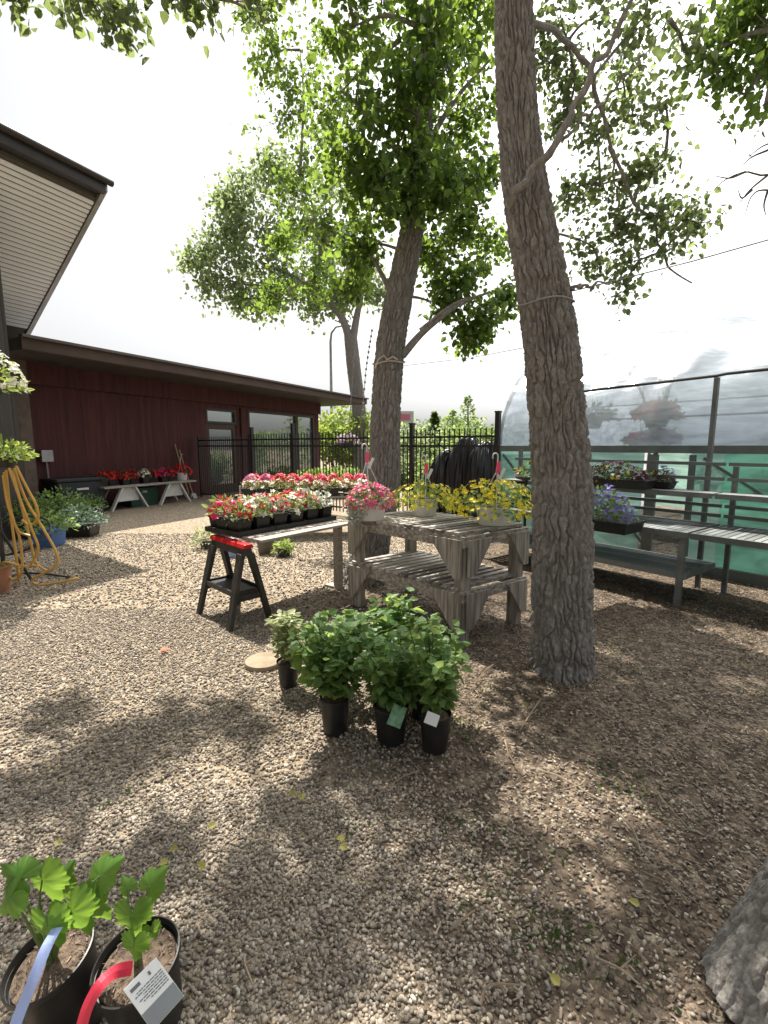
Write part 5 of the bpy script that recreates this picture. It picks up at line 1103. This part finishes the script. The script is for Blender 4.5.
for i, h_ in enumerate(hz):
    pts = []
    for j, (px, py) in enumerate(h_):
        q = AT(px, py, HP[1] - .10 - .03 * i)
        if q[2] < .02: q = G(px, py, .018)
        pts.append(q)
    mb.tube(catmull(pts, 40), .0125, 8)
o = mb.build('garden_hose', M['hose'], None, True); tag(o, 'yellow garden hose hung in long loops at the left edge', 'hose')
mb = MB(); ring = [AT(8 + 0, 540, 5.3) + np.array((.36 * math.cos(a) + .1, .25 * math.sin(a), .18 * math.sin(a) + .06)) for a in np.linspace(0, 6.28, 30)]; mb.tube(ring, .013, 6)
mb.tube(catmull([G(0, 578, .02), G(30, 573, .02), G(70, 577, .02)], 16), .01, 6)
tag(mb.build('garden_hose', M['blackhose'], None, True), 'black garden hose coiled behind the yellow hose loops', 'hose')
q = HP + np.array((.17, -.04, 1.28)); lg = thing('potted_plant', 'lime green leafy plant above the yellow hose loops', 'potted plant', q)
round_pot(lg, .11, .13, M['blackplastic']); clump(lg, .27, .20, .08, 240, .075, M['leaf_lime'], [(14, .05, M['petal_white'])])
q = AT(-12, 395, 5.0); hy = thing('hanging_basket', 'basket of creamy white blooms hanging at the left edge', 'hanging basket', q, 0)
round_pot(hy, .14, .15, M['blackplastic']); clump(hy, .34, .40, .06, 160, .08, M['leaf_lime'], [(150, .085, M['petal_white'])])
mb = MB(); mb.tube([(0, 0, .15), (0, 0, HP[2] + 2.45 - q[2])], .006, 5); mb.build('hanger', M['wire'], hy)
q = G(-4, 592); tp_ = thing('plant_pot', 'terracotta pot on the gravel at the left edge', 'pot', q); round_pot(tp_, .16, .28, M['terracotta']); clump(tp_, .15, .12, .22, 40, .06, M['leaf_mid'])
def planter(px, py, L_, W_, h_, mat, lab, lm, r_, ph, n, ls, fl=()):
    q = G(px, py); th_ = thing('planter', lab, 'planter', (q[0], q[1] + W_ / 2, 0), random.uniform(-.15, .15), 'planters by the dark wall'); mb = MB()
    mb.hexa([(-L_ * .43, -W_ * .43, 0), (L_ * .43, -W_ * .43, 0), (L_ * .43, W_ * .43, 0), (-L_ * .43, W_ * .43, 0), (-L_ / 2, -W_ / 2, h_), (L_ / 2, -W_ / 2, h_), (L_ / 2, W_ / 2, h_), (-L_ / 2, W_ / 2, h_)]); mb.build('box', mat, th_, bevel=.012)
    mb = MB()
    for s in (-1, 1): mb.box((0, s * W_ / 2, h_), (L_ + .03, .025, .03)); mb.box((s * L_ / 2, 0, h_), (.025, W_ - .026, .03))
    mb.build('rim', mat, th_)
    clump(th_, r_, ph, h_ - .03, n, ls, M[lm], fl); return th_
planter(43, 548, .34, .3, .26, M['blueplastic'], 'blue plastic tub of green plants beside the hose', 'leaf_mid', .36, .34, 420, .07)
planter(76, 538, .46, .34, .22, M['blackplastic'], 'black planter of feathery blue green foliage', 'leaf_blue', .42, .34, 900, .05)
planter(54, 528, .5, .4, .28, M['blackplastic'], 'black tub of bushy green plants behind the blue tub', 'leaf_mid', .5, .48, 800, .07)
planter(20, 540, .42, .34, .3, M['blackplastic'], 'black tub of leafy greens behind the yellow hose', 'leaf_dark', .4, .42, 480, .07)
planter(86, 520, .4, .34, .24, M['dustyplastic'], 'low planter of mixed greens nearest the white bench', 'leaf_mid', .32, .3, 360, .06)

# ------------------------------------------------------------------ ropes, wires, small hanging basket
def ring(path, rads, z_, r_, nm, lab, cat, mat, tail=False):
    path = np.array(path); i = int(np.argmin(np.abs(path[:, 2] - z_))); c = path[i]; rr = np.interp(i / len(path), np.linspace(0, 1, len(rads)), rads) + .012
    mb = MB(); mb.tube([c + np.array((rr * 1.03 * math.cos(a), rr * 1.03 * math.sin(a), .02 * math.sin(a + .5) + .01 * math.sin(3 * a))) for a in np.linspace(0, 6.28, 40)], r_, 6)
    if tail:
        b0 = c + np.array((-.02, -rr - .02, .0)); mb.tube([b0, b0 + (-.03, -.02, .04), b0 + (-.09, -.03, .0), b0 + (-.12, -.02, -.09)], r_, 6); mb.tube([b0, b0 + (.06, -.01, .03), b0 + (.11, .0, .0)], r_, 6)
    tag(mb.build(nm, mat, None, True), lab, cat)
ring(mP, mr, AT(390, 362, 5.1)[2], .008, 'rope', 'pale rope knotted round the trunk behind the slatted table', 'rope', M['rope'], True)
ring(rP, rr_, AT(545, 304, 3.0)[2], .005, 'wire_loop', 'thin wire loop round the big leaning trunk', 'wire', M['wire'])
mb = MB(); mb.tube([AT(402, 366, 5.0), AT(470, 358, 4.2), AT(528, 347, 3.1)], .0024, 5); tag(mb.build('cable', M['wire'], None), 'thin cable stretched between the two near trunks', 'cable')
mb = MB(); mb.tube([AT(573, 291, 3.0), AT(690, 262, 2.6), AT(800, 231, 2.3)], .0035, 5); tag(mb.build('cable', M['wire'], None), 'thin cable running from the leaning trunk to the right above the greenhouse', 'cable')
q = AT(348, 440, 11.5); hb = thing('hanging_basket', 'small basket of lilac flowers hung below the forked tree by the fence', 'hanging basket', q, 0)
mb = MB(); mb.lathe([(.1, -.2), (.13, -.2), (.18, -.02), (.001, -.02)], (0, 0, 0), 14); mb.build('pot', M['blackplastic'], hb, True); clump(hb, .3, .22, -.08, 90, .08, M['leaf_mid'], [(70, .09, M['petal_lilac'])])
mb = MB(); mb.tube([(0, 0, 0), (.2, .5, AT(355, 325, 12)[2] - q[2])], .008, 5); mb.build('hanger', M['wire'], hb)
mb = MB(); w = catmull([AT(372, 330, 7), AT(366, 370, 7.2), AT(362, 420, 7.5)], 30); mb.tube(w, .005, 4)
for p in w[::2]: mb.lathe([(.006, -.03), (.016, -.015), (.016, .0), (.008, .012)], tuple(p), 6)
tag(mb.build('string_light', M['wire'], None), 'string of small bulbs dangling beside the rope tree', 'string light')

# ------------------------------------------------------------------ twigs and fallen leaves
tw = [(540, 770, 600, 800), (655, 790, 690, 830), (585, 780, 560, 790), (620, 815, 640, 850), (450, 930, 475, 910), (690, 905, 640, 870), (600, 960, 640, 985), (480, 1005, 520, 985), (370, 800, 420, 770), (540, 700, 520, 730), (500, 660, 470, 690), (570, 840, 600, 850), (700, 640, 740, 645), (230, 900, 250, 880), (165, 955, 150, 920), (245, 955, 255, 990), (610, 865, 640, 868), (505, 740, 525, 775), (660, 700, 690, 720), (720, 760, 745, 790)]
for i, (a, b_, c_, d_) in enumerate(tw):
    p0, p1 = G(a, b_, .022), G(c_, d_, .022); m_ = (p0 + p1) / 2 + np.array((random.uniform(-.03, .03), random.uniform(-.03, .03), .01)); mb = MB(); mb.tube(catmull([p0, m_, p1], 10), list(np.linspace(.0045, .0025, 10)), 5)
    if i % 3 == 0: mb.tube([m_, m_ + np.array((.06, .03, .01))], [.003, .0015], 5)
    tag(mb.build('twig', M['twig'], None, True), 'dry brown twig lying on the ground among the mulch and pebbles', 'twig', 'twigs lying on the ground')
fl_ = [(345, 838), (440, 715), (300, 800), (60, 845), (208, 828), (170, 848), (340, 845), (296, 795), (560, 985), (168, 860), (110, 855), (205, 868), (380, 672), (640, 905)]
for px, py in fl_:
    p_ = G(px, py, .026); o = leaves('fallen_leaf', np.array([(0, 0, 0.)]), np.array([(random.uniform(-1, 1), random.uniform(-1, 1), .1)]), np.array([(random.uniform(-.4, .4), -.2, 1.)]), np.array([.036]), M['leaf_fallen'], None); o.location = tuple(p_)
    tag(o, 'yellow green fallen leaf lying on the pebbles', 'fallen leaf', 'fallen leaves on the gravel')
p_ = G(160, 650, .03); o = leaves('fallen_leaf', np.array([(0, 0, 0.)]), np.array([(1, .2, .1)]), np.array([(0, -.2, 1.)]), np.array([.07]), M['leaf_redfall'], None); o.location = tuple(p_); tag(o, 'orange red fallen leaf alone on the sunlit gravel', 'fallen leaf', 'fallen leaves on the gravel')

# ------------------------------------------------------------------ camera, light, sky
cam = bpy.data.cameras.new('camera'); co = bpy.data.objects.new('camera', cam); C.objects.link(co); scn.camera = co
cam.sensor_fit = 'VERTICAL'; cam.sensor_height = 24; cam.lens = FPX / 1024 * 24; cam.clip_start = .05; cam.clip_end = 1000
co.location = (0, 0, EYE); co.rotation_euler = (math.pi / 2 - PITCH, 0, 0)
EL = R(58); AZ = (-.49, .872)
sv = Vector((AZ[0] * math.cos(EL), AZ[1] * math.cos(EL), math.sin(EL)))
sun = bpy.data.lights.new('sun', 'SUN'); sun.energy = 5.0; sun.angle = R(.5); sun.color = (1, .93, .83)
so = bpy.data.objects.new('sun', sun); C.objects.link(so); so.rotation_euler = sv.to_track_quat('Z', 'Y').to_euler()
w = bpy.data.worlds.new('World'); scn.world = w; w.use_nodes = True; ns = w.node_tree.nodes; ns.clear(); ln = w.node_tree.links
o = ns.new('ShaderNodeOutputWorld'); bg = ns.new('ShaderNodeBackground'); sk = ns.new('ShaderNodeTexSky'); sk.sky_type = 'NISHITA'; sk.sun_disc = False
sk.sun_elevation = EL; sk.sun_rotation = math.atan2(-AZ[0], AZ[1]); sk.air_density = 1.0; sk.dust_density = 8.0; sk.ozone_density = .6; sk.altitude = 500
hs_ = ns.new('ShaderNodeHueSaturation'); hs_.inputs['Saturation'].default_value = .06
ln.new(sk.outputs[0], hs_.inputs['Color']); ln.new(hs_.outputs[0], bg.inputs[0]); bg.inputs[1].default_value = .098; ln.new(bg.outputs[0], o.inputs[0])
scn.view_settings.view_transform = 'Standard'; scn.view_settings.look = 'None'; scn.view_settings.exposure = 1.24; scn.view_settings.gamma = 1; scn.view_settings.use_curve_mapping = False
scn.render.engine = 'CYCLES'; scn.cycles.use_denoising = True; scn.cycles.max_bounces = 10; scn.cycles.transparent_max_bounces = 16; scn.cycles.diffuse_bounces = 4
scn.cycles.caustics_reflective = False; scn.cycles.caustics_refractive = False
